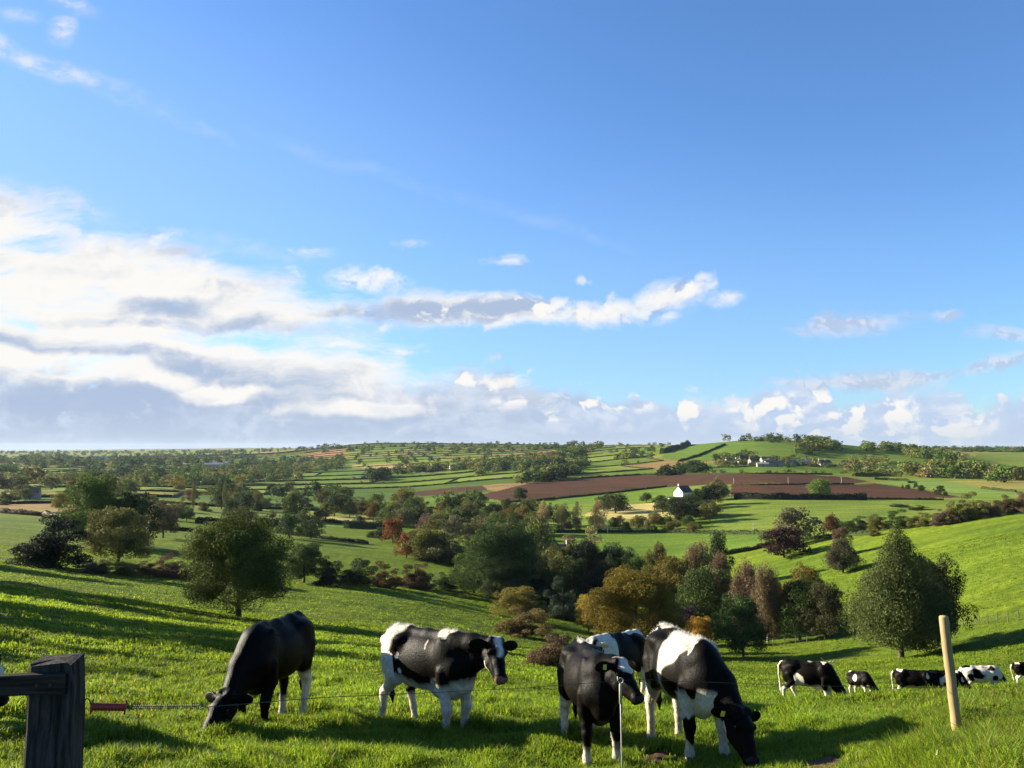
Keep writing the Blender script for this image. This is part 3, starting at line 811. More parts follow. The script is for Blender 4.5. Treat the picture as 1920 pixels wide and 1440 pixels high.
tree(1345, 938, 892, 44, 'cone', 'paleolive', 'pale olive tapering tree at the left end of the ploughed field')
tree(1333, 928, 905, 30, 'dome', 'olive', 'olive tree tucked behind the pale tapering tree by the farmhouse')
tree(1537, 934, 897, 40, 'dome', 'lime', 'bright green round tree against the ploughed field')
tree(1154, 962, 925, 52, 'dome', 'dark', 'spreading dark oak left of the straw field')
tree(1132, 958, 930, 30, 'dome', 'dark', 'dark oak overlapping the spreading oak')
tree(1212, 942, 924, 22, 'dome', 'dark', 'small dark tree near the white farmhouse drive')
tree(1243, 964, 926, 34, 'dome', 'dark', 'dark oak in front of the white farmhouse')
tree(974, 938, 914, 26, 'dome', 'dark', 'small round tree at the tip of the ploughed field')
for px, ba, to, w, l in [(1018, 998, 938, 22, 'leftmost of the row of pale poplars'), (1053, 998, 944, 18, 'slim second pale poplar in the row'), (1083, 998, 941, 21, 'third pale poplar in the row'), (1124, 998, 936, 26, 'rightmost and bushiest of the row of pale poplars')]:
    tree(px, ba, to, w, 'poplar', 'willow', l, group='row of poplars')
for px, ba, to, w, l in [(365, 936, 902, 9, 'thin poplar spire in the left-hand wood belt'), (425, 940, 902, 10, 'pale thin poplar spire in the wood belt, further right')]:
    tree(px, ba, to, w, 'poplar', 'olive', l, lod=2, R=480)

# ------------------------------------------------------------------ woods, belts and hedgerow trees
def fill(poly, n, seed, sep=0.0):
    """n photo pixels inside a polygon, near ones kept apart"""
    r = random.Random(seed)
    xs = [p[0] for p in poly]; ys = [p[1] for p in poly]
    P = []; tries = 0
    while len(P) < n and tries < n * 60:
        tries += 1
        x_, y_ = r.uniform(min(xs), max(xs)), r.uniform(min(ys), max(ys))
        if not in_poly(np.array([x_]), np.array([y_]), poly)[0]: continue
        if sep and any(abs(a - x_) < sep and abs(b_ - y_) < sep * 0.4 for a, b_ in P): continue
        P.append((x_, y_))
    return P
MIXC = ['dark', 'green', 'olive', 'olive', 'dark', 'paleolive', 'green', 'yolive', 'green', 'dark', 'olive', 'olive', 'paleolive', 'olive', 'green', 'brown']
CNAME = {'dark': 'dark green', 'green': 'mid green', 'olive': 'olive', 'paleolive': 'pale olive', 'bluegreen': 'bluish green', 'yolive': 'bronze-yellow', 'rust': 'russet', 'brown': 'brownish', 'lime': 'bright green', 'silver': 'silvery', 'verydark': 'blackish'}
SNAME = {'round': 'uneven-topped', 'dome': 'domed', 'bush': 'low spreading', 'cone': 'pointed'}
def wood(poly, n, seed, hpx, where, group, sep=0.0, cols=MIXC, shapes=('dome', 'dome', 'round', 'bush', 'round')):
    r = random.Random(seed + 100)
    for px, py in sorted(fill(poly, n, seed, sep), key=lambda p: p[1]):
        x_, y_, z_, d = hit(px, py)
        h = r.uniform(*hpx); sh_ = r.choice(shapes)
        if sh_ == 'bush': h *= 0.72
        hm = h * y_ / FOC; c = r.choice(cols)
        put_tree(x_, y_, z_, hm, hm * r.uniform(0.85, 1.25), sh_, c, '%s %s tree %s' % (SNAME[sh_], CNAME[c], where), '%s %s trees %s' % (SNAME[sh_], CNAME[c], group), None if d < 700 else 3, None, 'tree')
wood([(600, 978), (640, 948), (760, 950), (900, 955), (1000, 962), (1060, 982), (1060, 998), (1010, 1012), (900, 1015), (760, 990)], 62, 1, (28, 42), 'in the thick wood across the valley', 'in the valley wood', 9)
wood([(840, 1010), (980, 1010), (1000, 1030), (960, 1060), (850, 1040)], 9, 2, (36, 50), 'at the lower edge of the valley wood', 'at the lower wood edge', 16)
wood([(1060, 985), (1250, 982), (1340, 990), (1335, 998), (1250, 998), (1040, 997)], 22, 3, (14, 26), 'in the strip behind the green valley field', 'behind the valley field', 9)
wood([(1262, 965), (1300, 950), (1345, 945), (1335, 985), (1270, 985)], 13, 4, (26, 40), 'in the dark clump below the white farmhouse', 'below the farmhouse', 10, ['dark', 'verydark', 'dark', 'olive', 'green'])
wood([(0, 950), (0, 915), (120, 905), (330, 915), (440, 922), (440, 975), (330, 982), (260, 975), (130, 968)], 52, 5, (22, 36), 'in the broad wood belt beyond the left meadow', 'in the left wood belt', 9)
wood([(440, 915), (640, 932), (650, 948), (440, 965)], 24, 6, (20, 34), 'in the left belt above the pale strip fields', 'above the pale strip fields', 9)
wood([(420, 975), (520, 970), (700, 985), (690, 992), (520, 984), (420, 984)], 9, 7, (14, 24), 'in the hedgerow by the pair of oaks', 'by the pair of oaks', 10)
for px, ba, to, w, c, l in [(1615, 996, 966, 44, 'dark', 'dark bush at the left end of the crest hedge'), (1650, 994, 961, 52, 'olive', 'olive bush in the middle of the crest hedge'), (1690, 990, 958, 60, 'dark', 'wide dark bush in the crest hedge above the pyramid tree'), (1730, 986, 956, 54, 'olive', 'olive bush at the right end of the crest hedge'),
        (1768, 984, 952, 44, 'brown', 'brownish bush at the start of the far-right hedge'), (1795, 979, 936, 46, 'olive', 'tall olive thorn in the far-right hedge'), (1826, 973, 926, 54, 'olive', 'highest olive thorn of the far-right hedge'), (1858, 968, 930, 50, 'brown', 'brown thorn, third from the end of the far-right hedge'), (1888, 963, 926, 48, 'rust', 'russet thorn next to the end of the far-right hedge'), (1916, 958, 918, 44, 'brown', 'last brown thorn of the far-right hedge at the frame edge'), (1640, 1005, 988, 22, 'olive', 'small olive scrub below the crest hedge')]:
    tree(px, ba, to, w, 'bush', c, l, lod=1)
for px, ba, to, w, l in [(1686, 950, 943, 34, 'low dark scrub line in the field beyond the crest'), (1722, 956, 947, 36, 'lower right end of the scrub line beyond the crest')]:
    tree(px, ba, to, w, 'bush', 'dark', l, lod=2)
wood([(1690, 912), (1760, 920), (1830, 932), (1815, 936), (1750, 928), (1690, 917)], 9, 8, (9, 15), 'in the row beside the pale right-hand field', 'beside the pale right field', 8, ['dark', 'olive', 'brown'], ('bush', 'dome'))

# everything farther away reads as one mass: small crowns gathered in one object
FV, FF, FT = [], [], []
_nv = 0
FPRO = []
for k in range(8):
    P, N, T, _, _, r_ = crown_pts(['round', 'dome', 'dome', 'bush'][k % 4], 900 + k, 16, 210, 0.08 if k % 4 != 3 else 0.0, 0.30, 0.25)
    V_, F_ = leaf_quads(P, N, 0.085, r_)
    FPRO.append((V_, F_, np.repeat(tint_rgb(T, r_), 4, 0)))
def far_tree(x_, y_, h, w, c, r):
    global _nv
    V_, F_, T_ = FPRO[r.randrange(8)]
    a = r.uniform(0, 6.28); ca, sa = math.cos(a), math.sin(a)
    X = (V_[:, 0] * ca - V_[:, 1] * sa) * w + x_; Y = (V_[:, 0] * sa + V_[:, 1] * ca) * w + y_
    Z = V_[:, 2] * h + gz(x_, y_) - 0.2
    FV.append(np.stack([X, Y, Z], 1)); FF.append(F_ + _nv); _nv += len(V_)
    cl = np.array(COL[c]) * (1 + r.uniform(-.2, .2)) * np.array((1.15, 1.25, 1.1))
    FT.append(T_ * cl)
def far_wood(poly, n, seed, hm, cols=MIXC):
    r = random.Random(seed)
    for px, py in fill(poly, n, seed):
        x_, y_, z_, d = hit(px, py)
        if d > 11000: continue
        h = r.uniform(*hm)
        far_tree(x_, y_, h, h * r.uniform(0.9, 1.5), r.choice(cols), r)
DK = ['dark', 'bluegreen', 'dark', 'green', 'olive', 'dark']
far_wood([(0, 905), (0, 893), (200, 890), (330, 900), (330, 915), (120, 908)], 90, 21, (6, 12))
far_wood([(0, 892), (0, 878), (25, 878), (25, 892)], 25, 22, (9, 14), DK)
far_wood([(25, 872), (120, 866), (300, 868), (420, 870), (420, 876), (300, 877), (100, 878)], 75, 23, (10, 17), DK)
far_wood([(0, 868), (0, 850), (300, 849), (480, 852), (480, 866), (250, 866)], 180, 24, (8, 15), DK)
far_wood([(140, 890), (260, 884), (330, 884), (330, 892), (200, 897)], 40, 25, (8, 13), DK)
far_wood([(320, 888), (440, 884), (560, 880), (640, 872), (640, 880), (560, 889), (450, 894), (320, 897)], 80, 26, (8, 13))
far_wood([(430, 878), (520, 864), (640, 862), (640, 872), (520, 882), (430, 885)], 110, 27, (8, 13), DK)
far_wood([(0, 848), (420, 847), (640, 838), (640, 842), (420, 851), (0, 851)], 160, 28, (9, 16), DK)
far_wood([(330, 902), (440, 894), (560, 892), (560, 900), (450, 908), (330, 912)], 90, 29, (8, 12))
far_wood([(680, 898), (740, 886), (750, 892), (700, 905)], 22, 30, (9, 14), ['dark', 'verydark'])
far_wood([(740, 884), (860, 874), (960, 868), (960, 874), (860, 882), (750, 890)], 60, 31, (8, 13))
far_wood([(880, 882), (960, 868), (1080, 846), (1120, 832), (1130, 838), (1090, 855), (1000, 875), (900, 890)], 130, 32, (9, 15))
far_wood([(960, 905), (1000, 892), (1090, 866), (1110, 870), (1080, 895), (1000, 908)], 70, 33, (9, 15), ['dark', 'verydark', 'dark', 'olive'])
far_wood([(1060, 834), (1120, 827), (1130, 832), (1070, 840)], 45, 34, (10, 17), DK)
far_wood([(1290, 826), (1330, 820), (1440, 820), (1530, 826), (1600, 832), (1530, 836), (1420, 828), (1300, 830)], 80, 35, (7, 12), DK)
far_wood([(1490, 836), (1560, 828), (1575, 850), (1500, 858)], 36, 36, (9, 14), ['dark', 'olive', 'dark'])
far_wood([(1345, 868), (1400, 860), (1500, 862), (1560, 866), (1560, 878), (1400, 878), (1340, 880)], 60, 37, (5, 9))
far_wood([(1330, 866), (1380, 857), (1420, 858), (1410, 868), (1340, 872)], 30, 38, (7, 11), DK)
far_wood([(1230, 890), (1320, 876), (1320, 886), (1250, 893)], 26, 39, (7, 11), ['dark', 'verydark', 'dark'])
far_wood([(1580, 880), (1600, 862), (1660, 862), (1670, 888), (1600, 890)], 46, 40, (6, 10), MIXC)
far_wood([(1670, 850), (1740, 846), (1800, 862), (1850, 882), (1850, 898), (1760, 898), (1680, 890), (1760, 872)], 110, 41, (8, 14), MIXC)
far_wood([(1850, 890), (1920, 895), (1920, 905), (1860, 905)], 26, 42, (8, 12), MIXC)
far_wood([(1620, 842), (1700, 840), (1700, 847), (1620, 848)], 24, 43, (8, 14), MIXC)
far_wood([(1700, 842), (1920, 842), (1920, 848), (1700, 848)], 70, 44, (7, 11), DK)
far_wood([(640, 840), (960, 832), (1060, 836), (1060, 842), (900, 848), (640, 848)], 90, 45, (8, 13), DK)
far_wood([(640, 850), (1000, 846), (1000, 866), (640, 872)], 50, 46, (6, 10), DK)
far_wood([(1130, 858), (1240, 838), (1250, 845), (1150, 868)], 18, 47, (6, 10), DK)
far_wood([(1240, 884), (1590, 886), (1590, 889), (1240, 888)], 50, 48, (2.0, 3.5), ['dark', 'olive'])

# ------------------------------------------------------------------ hedges
M_hedge = M_leaf_far
def hedge_mesh(pts, h, w, colour, seed, leaf=0.3, dens=3.0):
    """pts: ground line in metres; a lumpy bank of leaves round a dense core"""
    r = np.random.default_rng(seed)
    pts = np.array(pts, float)
    seg = np.hypot(*np.diff(pts, axis=0).T); L = np.concatenate([[0], np.cumsum(seg)])
    n = max(4, int(L[-1] / max(w * 0.6, 0.8)))
    t = np.linspace(0, L[-1], n)
    X, Y = np.interp(t, L, pts[:, 0]), np.interp(t, L, pts[:, 1])
    dx, dy = np.gradient(X), np.gradient(Y); q_ = np.hypot(dx, dy); nx, ny = -dy / q_, dx / q_
    hh = h * (0.75 + 0.5 * vnoise(t / (w * 2.2) + seed, t * 0, seed)) ; ww = w * (0.8 + 0.4 * vnoise(t / (w * 1.6), t * 0 + 4, seed))
    Z = ground(X, Y)
    prof = [(-0.5, -0.05), (-0.48, 0.55), (-0.22, 0.92), (0.22, 0.92), (0.48, 0.55), (0.5, -0.05)]
    V = []
    for a, c in prof:
        V.append(np.stack([X + nx * ww * a * 0.85, Y + ny * ww * a * 0.85, Z + hh * c * 0.9 + (0 if c < 0 else r.normal(size=n) * 0.05 * h)], 1))
    V = np.stack(V, 1).reshape(-1, 3); m = len(prof)
    F = [(i * m + k, i * m + k + 1, (i + 1) * m + k + 1, (i + 1) * m + k) for i in range(n - 1) for k in range(m - 1)]
    F = np.array(F)
    colr = np.array(COL[colour]) if isinstance(colour, str) else np.array(colour)
    T = np.tile(colr * 0.8, (len(V), 1)) * (0.8 + 0.4 * r.random((len(V), 1)))
    nl = int(min(9000, L[-1] * h * dens))
    if nl > 10:
        i = r.random(nl) * (n - 1); i0 = i.astype(int); f = i - i0
        th = r.random(nl) * math.pi
        a = np.cos(th) * 0.5; c = np.abs(np.sin(th)) ** 0.6
        lerp = lambda A: A[i0] * (1 - f) + A[np.minimum(i0 + 1, n - 1)] * f
        P = np.stack([lerp(X) + lerp(nx) * lerp(ww) * a, lerp(Y) + lerp(ny) * lerp(ww) * a, lerp(Z) + lerp(hh) * c * 0.95], 1) + r.normal(size=(nl, 3)) * leaf * 0.4
        N = np.stack([lerp(nx) * np.cos(th), lerp(ny) * np.cos(th), np.sin(th)], 1) + 0.7 * r.normal(size=(nl, 3)); N /= np.linalg.norm(N, axis=1)[:, None]
        V2, F2 = leaf_quads(P, N, leaf, r)
        T2 = np.repeat(tint_rgb(0.55 + 0.9 * r.random(nl), r) * colr, 4, 0)
        F = np.concatenate([F, F2 + len(V)]); V = np.concatenate([V, V2]); T = np.concatenate([T, T2])
    return mesh_np('hedge', V, F, [M_hedge], False, {'tint': T})
def px_line(pts, step=12):
    out = []
    for (x0, y0), (x1, y1) in zip(pts[:-1], pts[1:]):
        n = max(1, int(abs(x1 - x0) / step))
        out += [(x0 + (x1 - x0) * i / n, y0 + (y1 - y0) * i / n) for i in range(n)]
    return out + [pts[-1]]
def hedge(pts, hpx, colour, label, group=None, wf=1.0):
    W_ = [hit(*p) for p in px_line(pts)]
    d = np.mean([p[3] for p in W_])
    h = max(1.2, hpx * d / FOC)
    me = hedge_mesh([p[:2] for p in W_], h, h * 0.9 * wf, colour, abs(hash(label)) % 997 if False else sum(map(ord, label)) % 997, 0.22 if d < 350 else 0.4, 14 if d < 350 else 5)
    return tag(obj('hedge', me), label, 'hedge', group)
hedge([(0, 962), (80, 968), (180, 980), (250, 990)], 9, 'rust', 'brown bramble hedge along the top of the left meadow')
hedge([(283, 992), (330, 995), (405, 1000)], 6, 'verydark', 'short dark hedge between the two striped meadows on the left')
hedge([(370, 982), (450, 982), (530, 984)], 11, 'verydark', 'dark thick hedge below the pale strip fields, left half')
hedge([(535, 980), (620, 980), (650, 984)], 7, 'dark', 'dark hedge below the pale strip fields, right half')
hedge([(520, 1000), (600, 1010), (690, 1020)], 6, 'verydark', 'low dark hedge running right from the pair of oaks')
hedge([(645, 990), (740, 992)], 12, 'dark', 'dense hedge in front of the narrow straw strip')
hedge([(958, 942), (1000, 940), (1120, 928), (1250, 913)], 3.5, 'dark', 'long hedge along the lower edge of the ploughed hill')
hedge([(1372, 910), (1480, 909), (1600, 908)], 2.6, 'rust', 'thin hedge dividing the two ploughed fields')
hedge([(1378, 936), (1480, 937), (1550, 937), (1625, 938)], 11, 'verydark', 'high dark hedge along the foot of the lower ploughed field')
hedge([(1625, 937), (1700, 937), (1770, 938)], 3, 'dark', 'low hedge continuing right of the lower ploughed field')
hedge([(1040, 999), (1180, 998), (1340, 1001), (1440, 1003)], 6, 'dark', 'straight hedge along the top of the green valley field')
hedge([(1345, 1044), (1400, 1034), (1440, 1025), (1500, 1016)], 8, 'verydark', 'dark bank hedge running up to the copper beech')
hedge([(1505, 1016), (1560, 1008), (1640, 1002)], 8, 'dark', 'hedge from the pale olive tree to the crest bushes')
hedge([(1385, 1000), (1440, 1001), (1470, 1002)], 7, 'olive', 'round-topped bramble hedge by the telegraph pole')
hedge([(1840, 917), (1905, 923)], 4, 'dark', 'short dark hedge in the pale field at the far right')
hedge([(1640, 899), (1700, 902), (1705, 906)], 4, 'dark', 'dark hedge along the lane by the plough corner')
hedge([(1240, 851), (1270, 842), (1303, 831)], 3.5, 'dark', 'left slanting hedge up the wooded hill')
hedge([(1272, 866), (1310, 855), (1360, 834)], 3.5, 'dark', 'right slanting hedge up the wooded hill')
hedge([(1600, 893), (1640, 892), (1690, 894)], 6, 'olive', 'broad olive hedge below the lane cottages')
hedge([(1090, 897), (1200, 891), (1330, 889)], 3, 'dark', 'hedge along the top of the ploughed hill, left part')
hedge([(1335, 889), (1450, 888.5), (1560, 890)], 2.4, 'dark', 'hedge along the top of the ploughed hill, right part')
# the patchwork beyond: one hedge on each side of an enclosure
def inv_uv(U, V_):
    X = U * math.cos(FA) - V_ * math.sin(FA); Y = U * math.sin(FA) + V_ * math.cos(FA)
    x0, y0 = X.copy(), Y.copy()
    for _ in range(12):
        u1, v1 = field_uv(X, Y)
        du, dv = U - u1, V_ - v1
        X = X + 0.8 * (du * math.cos(FA) - dv * math.sin(FA)); Y = Y + 0.8 * (du * math.sin(FA) + dv * math.cos(FA))
    return X, Y
SEG = []
for r_ in range(-5, 34):
    ra = np.array([float(r_)])
    off = hash3(ra, ra * 0, ra * 0, 5)[0] * FCU
    w_ = FCU * (0.75 + 0.8 * hash3(ra, ra * 0 + 3, ra * 0, 6)[0])
    for c_ in range(-16, 24):
        u0 = c_ * w_ - off
        for kind in (0, 1):
            if kind == 0:
                U = np.linspace(u0, u0 + w_, 9); V_ = np.full(9, r_ * FCV)
            else:
                V_ = np.linspace(r_ * FCV, (r_ + 1) * FCV, 7); U = np.full(7, u0)
            X, Y = inv_uv(U, V_)
            mx, my = X.mean(), Y.mean(); d = math.hypot(mx, my)
            az = math.atan2(mx, my)
            if my < 300 or abs(az) > 0.60 or d < 520 or d > 2900: continue
            if any(in_poly(X, Y, p).any() for p, c in FIELD_W[:4] + FIELD_W[6:9] + FIELD_W[13:]): continue
            if kind == 1 and random.Random(r_ * 77 + c_).random() < 0.15: continue
            SEG.append((d, X, Y))
SEG.sort(key=lambda s_: s_[0])
hr = random.Random(5)
HV, HF, HT = [], [], []; _hn = 0
for i, (d, X, Y) in enumerate(SEG):
    h = hr.uniform(1.2, 2.0)
    me = hedge_mesh(np.stack([X, Y], 1), h, h * 1.25, hr.choice(['dark', 'dark', 'verydark', 'olive']), i + 50, 0.5, 1.2 if d < 1100 else 0.0)
    if i < 210:
        zone = 'on the flat farmland to the left' if X.mean() / Y.mean() < -0.25 else ('on the rising fields in the middle distance' if X.mean() / Y.mean() < 0.15 else 'on the far hillside to the right')
        tag(obj('hedge', me), 'thin dark field hedge ' + zone, 'hedge', 'field hedges ' + zone)
    else:
        nv_ = len(me.vertices); co = np.empty(nv_ * 3, np.float32); me.vertices.foreach_get('co', co)
        fi = np.empty(len(me.loops), np.int32); me.loops.foreach_get('vertex_index', fi)
        ti = np.empty(nv_ * 4, np.float32); me.attributes['tint'].data.foreach_get('color', ti)
        HV.append(co.reshape(-1, 3)); HF.append(fi.reshape(-1, 4) + _hn); HT.append(ti.reshape(-1, 4)[:, :3]); _hn += nv_
        bpy.data.meshes.remove(me)
    # trees standing in the hedges
    for k in range(len(X)):
        if hr.random() < 0.13:
            hh_ = hr.uniform(4, 10)
            far_tree(X[k] + hr.uniform(-2, 2), Y[k] + hr.uniform(-2, 2), hh_, hh_ * hr.uniform(0.9, 1.4), hr.choice(MIXC), hr)
if HV:
    tag(obj('distant_hedges', mesh_np('distant_hedges', np.concatenate(HV), np.concatenate(HF), [M_hedge], False, {'tint': np.concatenate(HT)})), kind='stuff')
tag(obj('distant_trees', mesh_np('distant_trees', np.concatenate(FV), np.concatenate(FF), [M_leaf_far], False, {'tint': np.concatenate(FT)})), kind='stuff')

# trees and a hedge just left of the view that throw the long shadows over the meadow
for i, (x_, y_, h, w) in enumerate([(-50, 58, 14, 9), (-55, 64, 16, 9), (-36, 41, 11, 7), (-40, 45, 12, 7), (-70, 86, 15, 9), (-78, 97, 16, 9), (-105, 132, 15, 10), (-30, 29, 7, 5), (-24, 22.5, 5.5, 4)]):
    put_tree(x_, y_, gz(x_, y_), h, w, ['dome', 'round'][i % 2], 'olive', 'tree of the row whose shadows fall over the left meadow', 'trees beside the left meadow', 2)

# ------------------------------------------------------------------ houses
M_white = plain_mat('white_render', (0.58, 0.54, 0.47), 0.9, 0.2, 0.06, 1.2)
M_cream = plain_mat('cream_render', (0.50, 0.41, 0.31), 0.9, 0.2, 0.10, 1.2)
M_stone = plain_mat('house_stone', (0.27, 0.22, 0.18), 0.9, 0.2, 0.25, 1.5)
M_slate = plain_mat('slate', (0.050, 0.054, 0.066), 0.85, 0.1, 0.25, 1.5)
M_tile = plain_mat('clay_tile', (0.17, 0.085, 0.06), 0.8, 0.2, 0.25, 1.5)
M_tin = plain_mat('sheet_roof', (0.20, 0.21, 0.23), 0.7, 0.2, 0.1, 0.6)
M_glass = plain_mat('window_glass', (0.02, 0.025, 0.03), 0.08, 0.6, 0.1)
M_frame = plain_mat('window_frame', (0.70, 0.69, 0.66), 0.5, 0.3, 0.05)
def house(px, base, w, d, h, rh, rz, wall, roof, label, chim=1, R=None, floors=2, cat='house', name='house', pos=None):
    if pos is None:
        x_, y_, z_, dd = hit(px, base)
        if R: az = math.atan((px - 960) / FOC * cP); x_, y_ = R * math.sin(az), R * math.cos(az); z_ = gz(x_, y_)
    else:
        x_, y_ = pos; z_ = gz(x_, y_)
    e = empty(name, (x_, y_, z_ - 0.1), math.radians(rz), label, cat)
    mb = MB(); mb.box(-w / 2, w / 2, -d / 2, d / 2, -1.0, h)
    for s_ in (-1, 1):
        mb.add([(s_ * w / 2, -d / 2, h), (s_ * w / 2, d / 2, h), (s_ * w / 2, 0, h + rh), (s_ * (w / 2 - .25), -d / 2, h), (s_ * (w / 2 - .25), d / 2, h), (s_ * (w / 2 - .25), 0, h + rh)], [(0, 1, 2), (3, 5, 4), (0, 2, 5, 3), (1, 4, 5, 2)])
    mb.build('wall', wall, e)
    mb = MB(); o_ = 0.35; t_ = 0.16
    k = rh / (d / 2)
    for s_ in (-1, 1):
        V = [(sx * (w / 2 + 0.2), s_ * yv, zv + tz) for sx in (-1, 1) for yv, zv in ((0.0, h + rh), (d / 2 + o_, h - k * o_)) for tz in (0.02, 0.02 + t_)]
        mb.add(V, [(0, 1, 3, 2), (4, 6, 7, 5), (0, 4, 5, 1), (2, 3, 7, 6), (1, 5, 7, 3), (0, 2, 6, 4)])
    rf = mb.build('roof', roof, e)
    for i in range(chim):
        mb = MB(); cx_ = (-w / 2 + 0.5) if i == 0 else (w / 2 - 0.5)
        mb.box(cx_ - 0.4, cx_ + 0.4, -0.35, 0.35, h + rh - 0.6, h + rh + 1.1); mb.box(cx_ - 0.48, cx_ + 0.48, -0.43, 0.43, h + rh + 1.1, h + rh + 1.3)
        mb.tube([(cx_, 0, h + rh + 1.3), (cx_, 0, h + rh + 1.75)], 0.13, 8)
        mb.build('chimney', wall, rf)
    nwin = max(2, int(w / 3.2))
    for s_ in (-1, 1):
        for f in range(floors):
            for i in range(nwin):
                cx_ = -w / 2 + w * (i + 0.5) / nwin; zc = 1.5 + f * 2.6
                if zc + 0.7 > h: continue
                yw = s_ * d / 2
                if f == 0 and i == nwin // 2:
                    mb = MB(); mb.box(cx_ - 0.5, cx_ + 0.5, min(yw, yw + s_ * .05), max(yw, yw + s_ * .05), 0.1, 2.15); mb.build('door', M_slate, e); continue
                mb = MB()
                for bx in ((-.6, -.5, -.65, .65), (.5, .6, -.65, .65), (-.5, .5, .55, .65), (-.5, .5, -.65, -.55), (-.04, .04, -.55, .55)):
                    mb.box(cx_ + bx[0], cx_ + bx[1], min(yw, yw + s_ * .07), max(yw, yw + s_ * .07), zc + bx[2], zc + bx[3])
                fr = mb.build('window', M_frame, e)
                mb = MB(); mb.box(cx_ - .5, cx_ + .5, min(yw - s_ * .02, yw + s_ * .03), max(yw - s_ * .02, yw + s_ * .03), zc - .55, zc + .55); mb.build('pane', M_glass, fr)
    return e
fh = house(1281, 940, 9.5, 7.6, 6.2, 3.6, 38, M_white, M_slate, 'white farmhouse with slate roof beside the ploughed hill', 1)
fx, fy = fh.location.x, fh.location.y
house(0, 0, 17, 4.5, 2.8, 0.8, 4, M_white, M_slate, 'long low outbuilding in front of the white farmhouse', 0, floors=1, cat='outbuilding', name='outbuilding', pos=(fx - 2.5, fy - 9.0))
house(1040, 1060, 9, 7, 6.5, 3.2, 25, M_stone, M_tile, 'old brown-roofed house with two chimneys among the valley trees', 2, R=232)
house(1024, 1066, 6, 5, 3.4, 1.8, 25, M_stone, M_tile, 'small gabled wing left of the old brown-roofed house', 0, R=222)
house(1204, 1090, 9, 6, 4.2, 2.2, -12, M_white, M_slate, 'white house glimpsed above the largest golden tree', 1, R=196)
house(1176, 1082, 7, 5, 3.2, 1.5, 8, M_stone, M_slate, 'grey-roofed house left of the white one in the valley', 0, R=200)
VIL = [(1368, 871, 9, 6.5, 4.6, 2.3, 10, M_stone, M_tile, 'brown cottage at the left end of the hillside hamlet'), (1384, 872, 8, 6, 4.6, 2.4, -60, M_cream, M_slate, 'cream gabled cottage in the hillside hamlet'), (1396, 869, 12, 7, 4.6, 2.6, 5, M_stone, M_slate, 'long grey-roofed house in the upper hamlet row'),
       (1413, 871, 10, 7, 4.4, 2.4, 12, M_stone, M_tile, 'tile-roofed house beside the hamlet lane'), (1440, 869, 16, 9, 4.2, 2.8, 4, M_stone, M_tile, 'largest stone-walled farm building of the hamlet'), (1452, 874, 20, 9, 3.6, 2.4, 2, M_stone, M_slate, 'wide dark barn in front of the largest farm building'),
       (1430, 875, 12, 7, 3.0, 1.6, -6, M_stone, M_tin, 'sheet-roofed low shed left of the wide dark barn'), (1478, 873, 18, 9, 3.4, 2.2, 6, M_stone, M_slate, 'long stone barn right of the wide dark barn'), (1500, 872, 16, 8, 3.8, 2.2, 4, M_stone, M_tin, 'sheet-roofed barn near the right end of the hamlet'),
       (1519, 871, 10, 7, 4.2, 2.2, -10, M_stone, M_tile, 'tiled cottage at the right end of the hamlet'), (1540, 873, 9, 6, 3.6, 2.6, 30, M_cream, M_tile, 'cottage with steep roofs standing apart from the hamlet'), (1551, 873, 8, 6, 3.4, 2.6, 32, M_stone, M_slate, 'dark gabled cottage next to the steep-roofed one'),
       (1617, 880, 9, 6, 3.0, 2.0, 8, M_cream, M_tile, 'pale cottage among the lane trees on the right'), (1739, 893, 9, 6.5, 4.0, 2.4, 60, M_white, M_slate, 'white gabled house among the trees at the far right'), (1516, 833, 11, 7, 4, 2, 10, M_stone, M_slate, 'grey house in the trees on the hilltop'),
       (850, 880, 11, 7, 4, 2.2, 15, M_white, M_slate, 'white farmhouse on the far middle hillside'), (825, 876, 11, 6, 4, 2.2, 15, M_white, M_slate, 'second white farm building on the far hillside'), (415, 873, 30, 12, 5, 2.4, 5, M_white, M_tin, 'long white shed far across the left plain'), (402, 876, 34, 14, 5, 3, 2, M_stone, M_tin, 'grey farm shed far across the left plain'), (190, 863, 26, 12, 6, 3, 8, M_white, M_tin, 'white shed beyond the tree line of the left plain'),
       (165, 863, 18, 10, 6, 3, 8, M_white, M_tin, 'small white shed beyond the tree line of the left plain'), (215, 866, 20, 10, 6, 3, -8, M_white, M_tile, 'white house right of the sheds on the left plain'), (58, 936, 10, 8, 4.6, 3.0, 20, M_stone, M_tile, 'grey-brown house roof in the left wood belt')]
for i, v_ in enumerate(VIL):
    house(*v_, chim=1 if i not in (5, 6, 7, 8) else 0, floors=2 if v_[4] > 4.3 else 1)

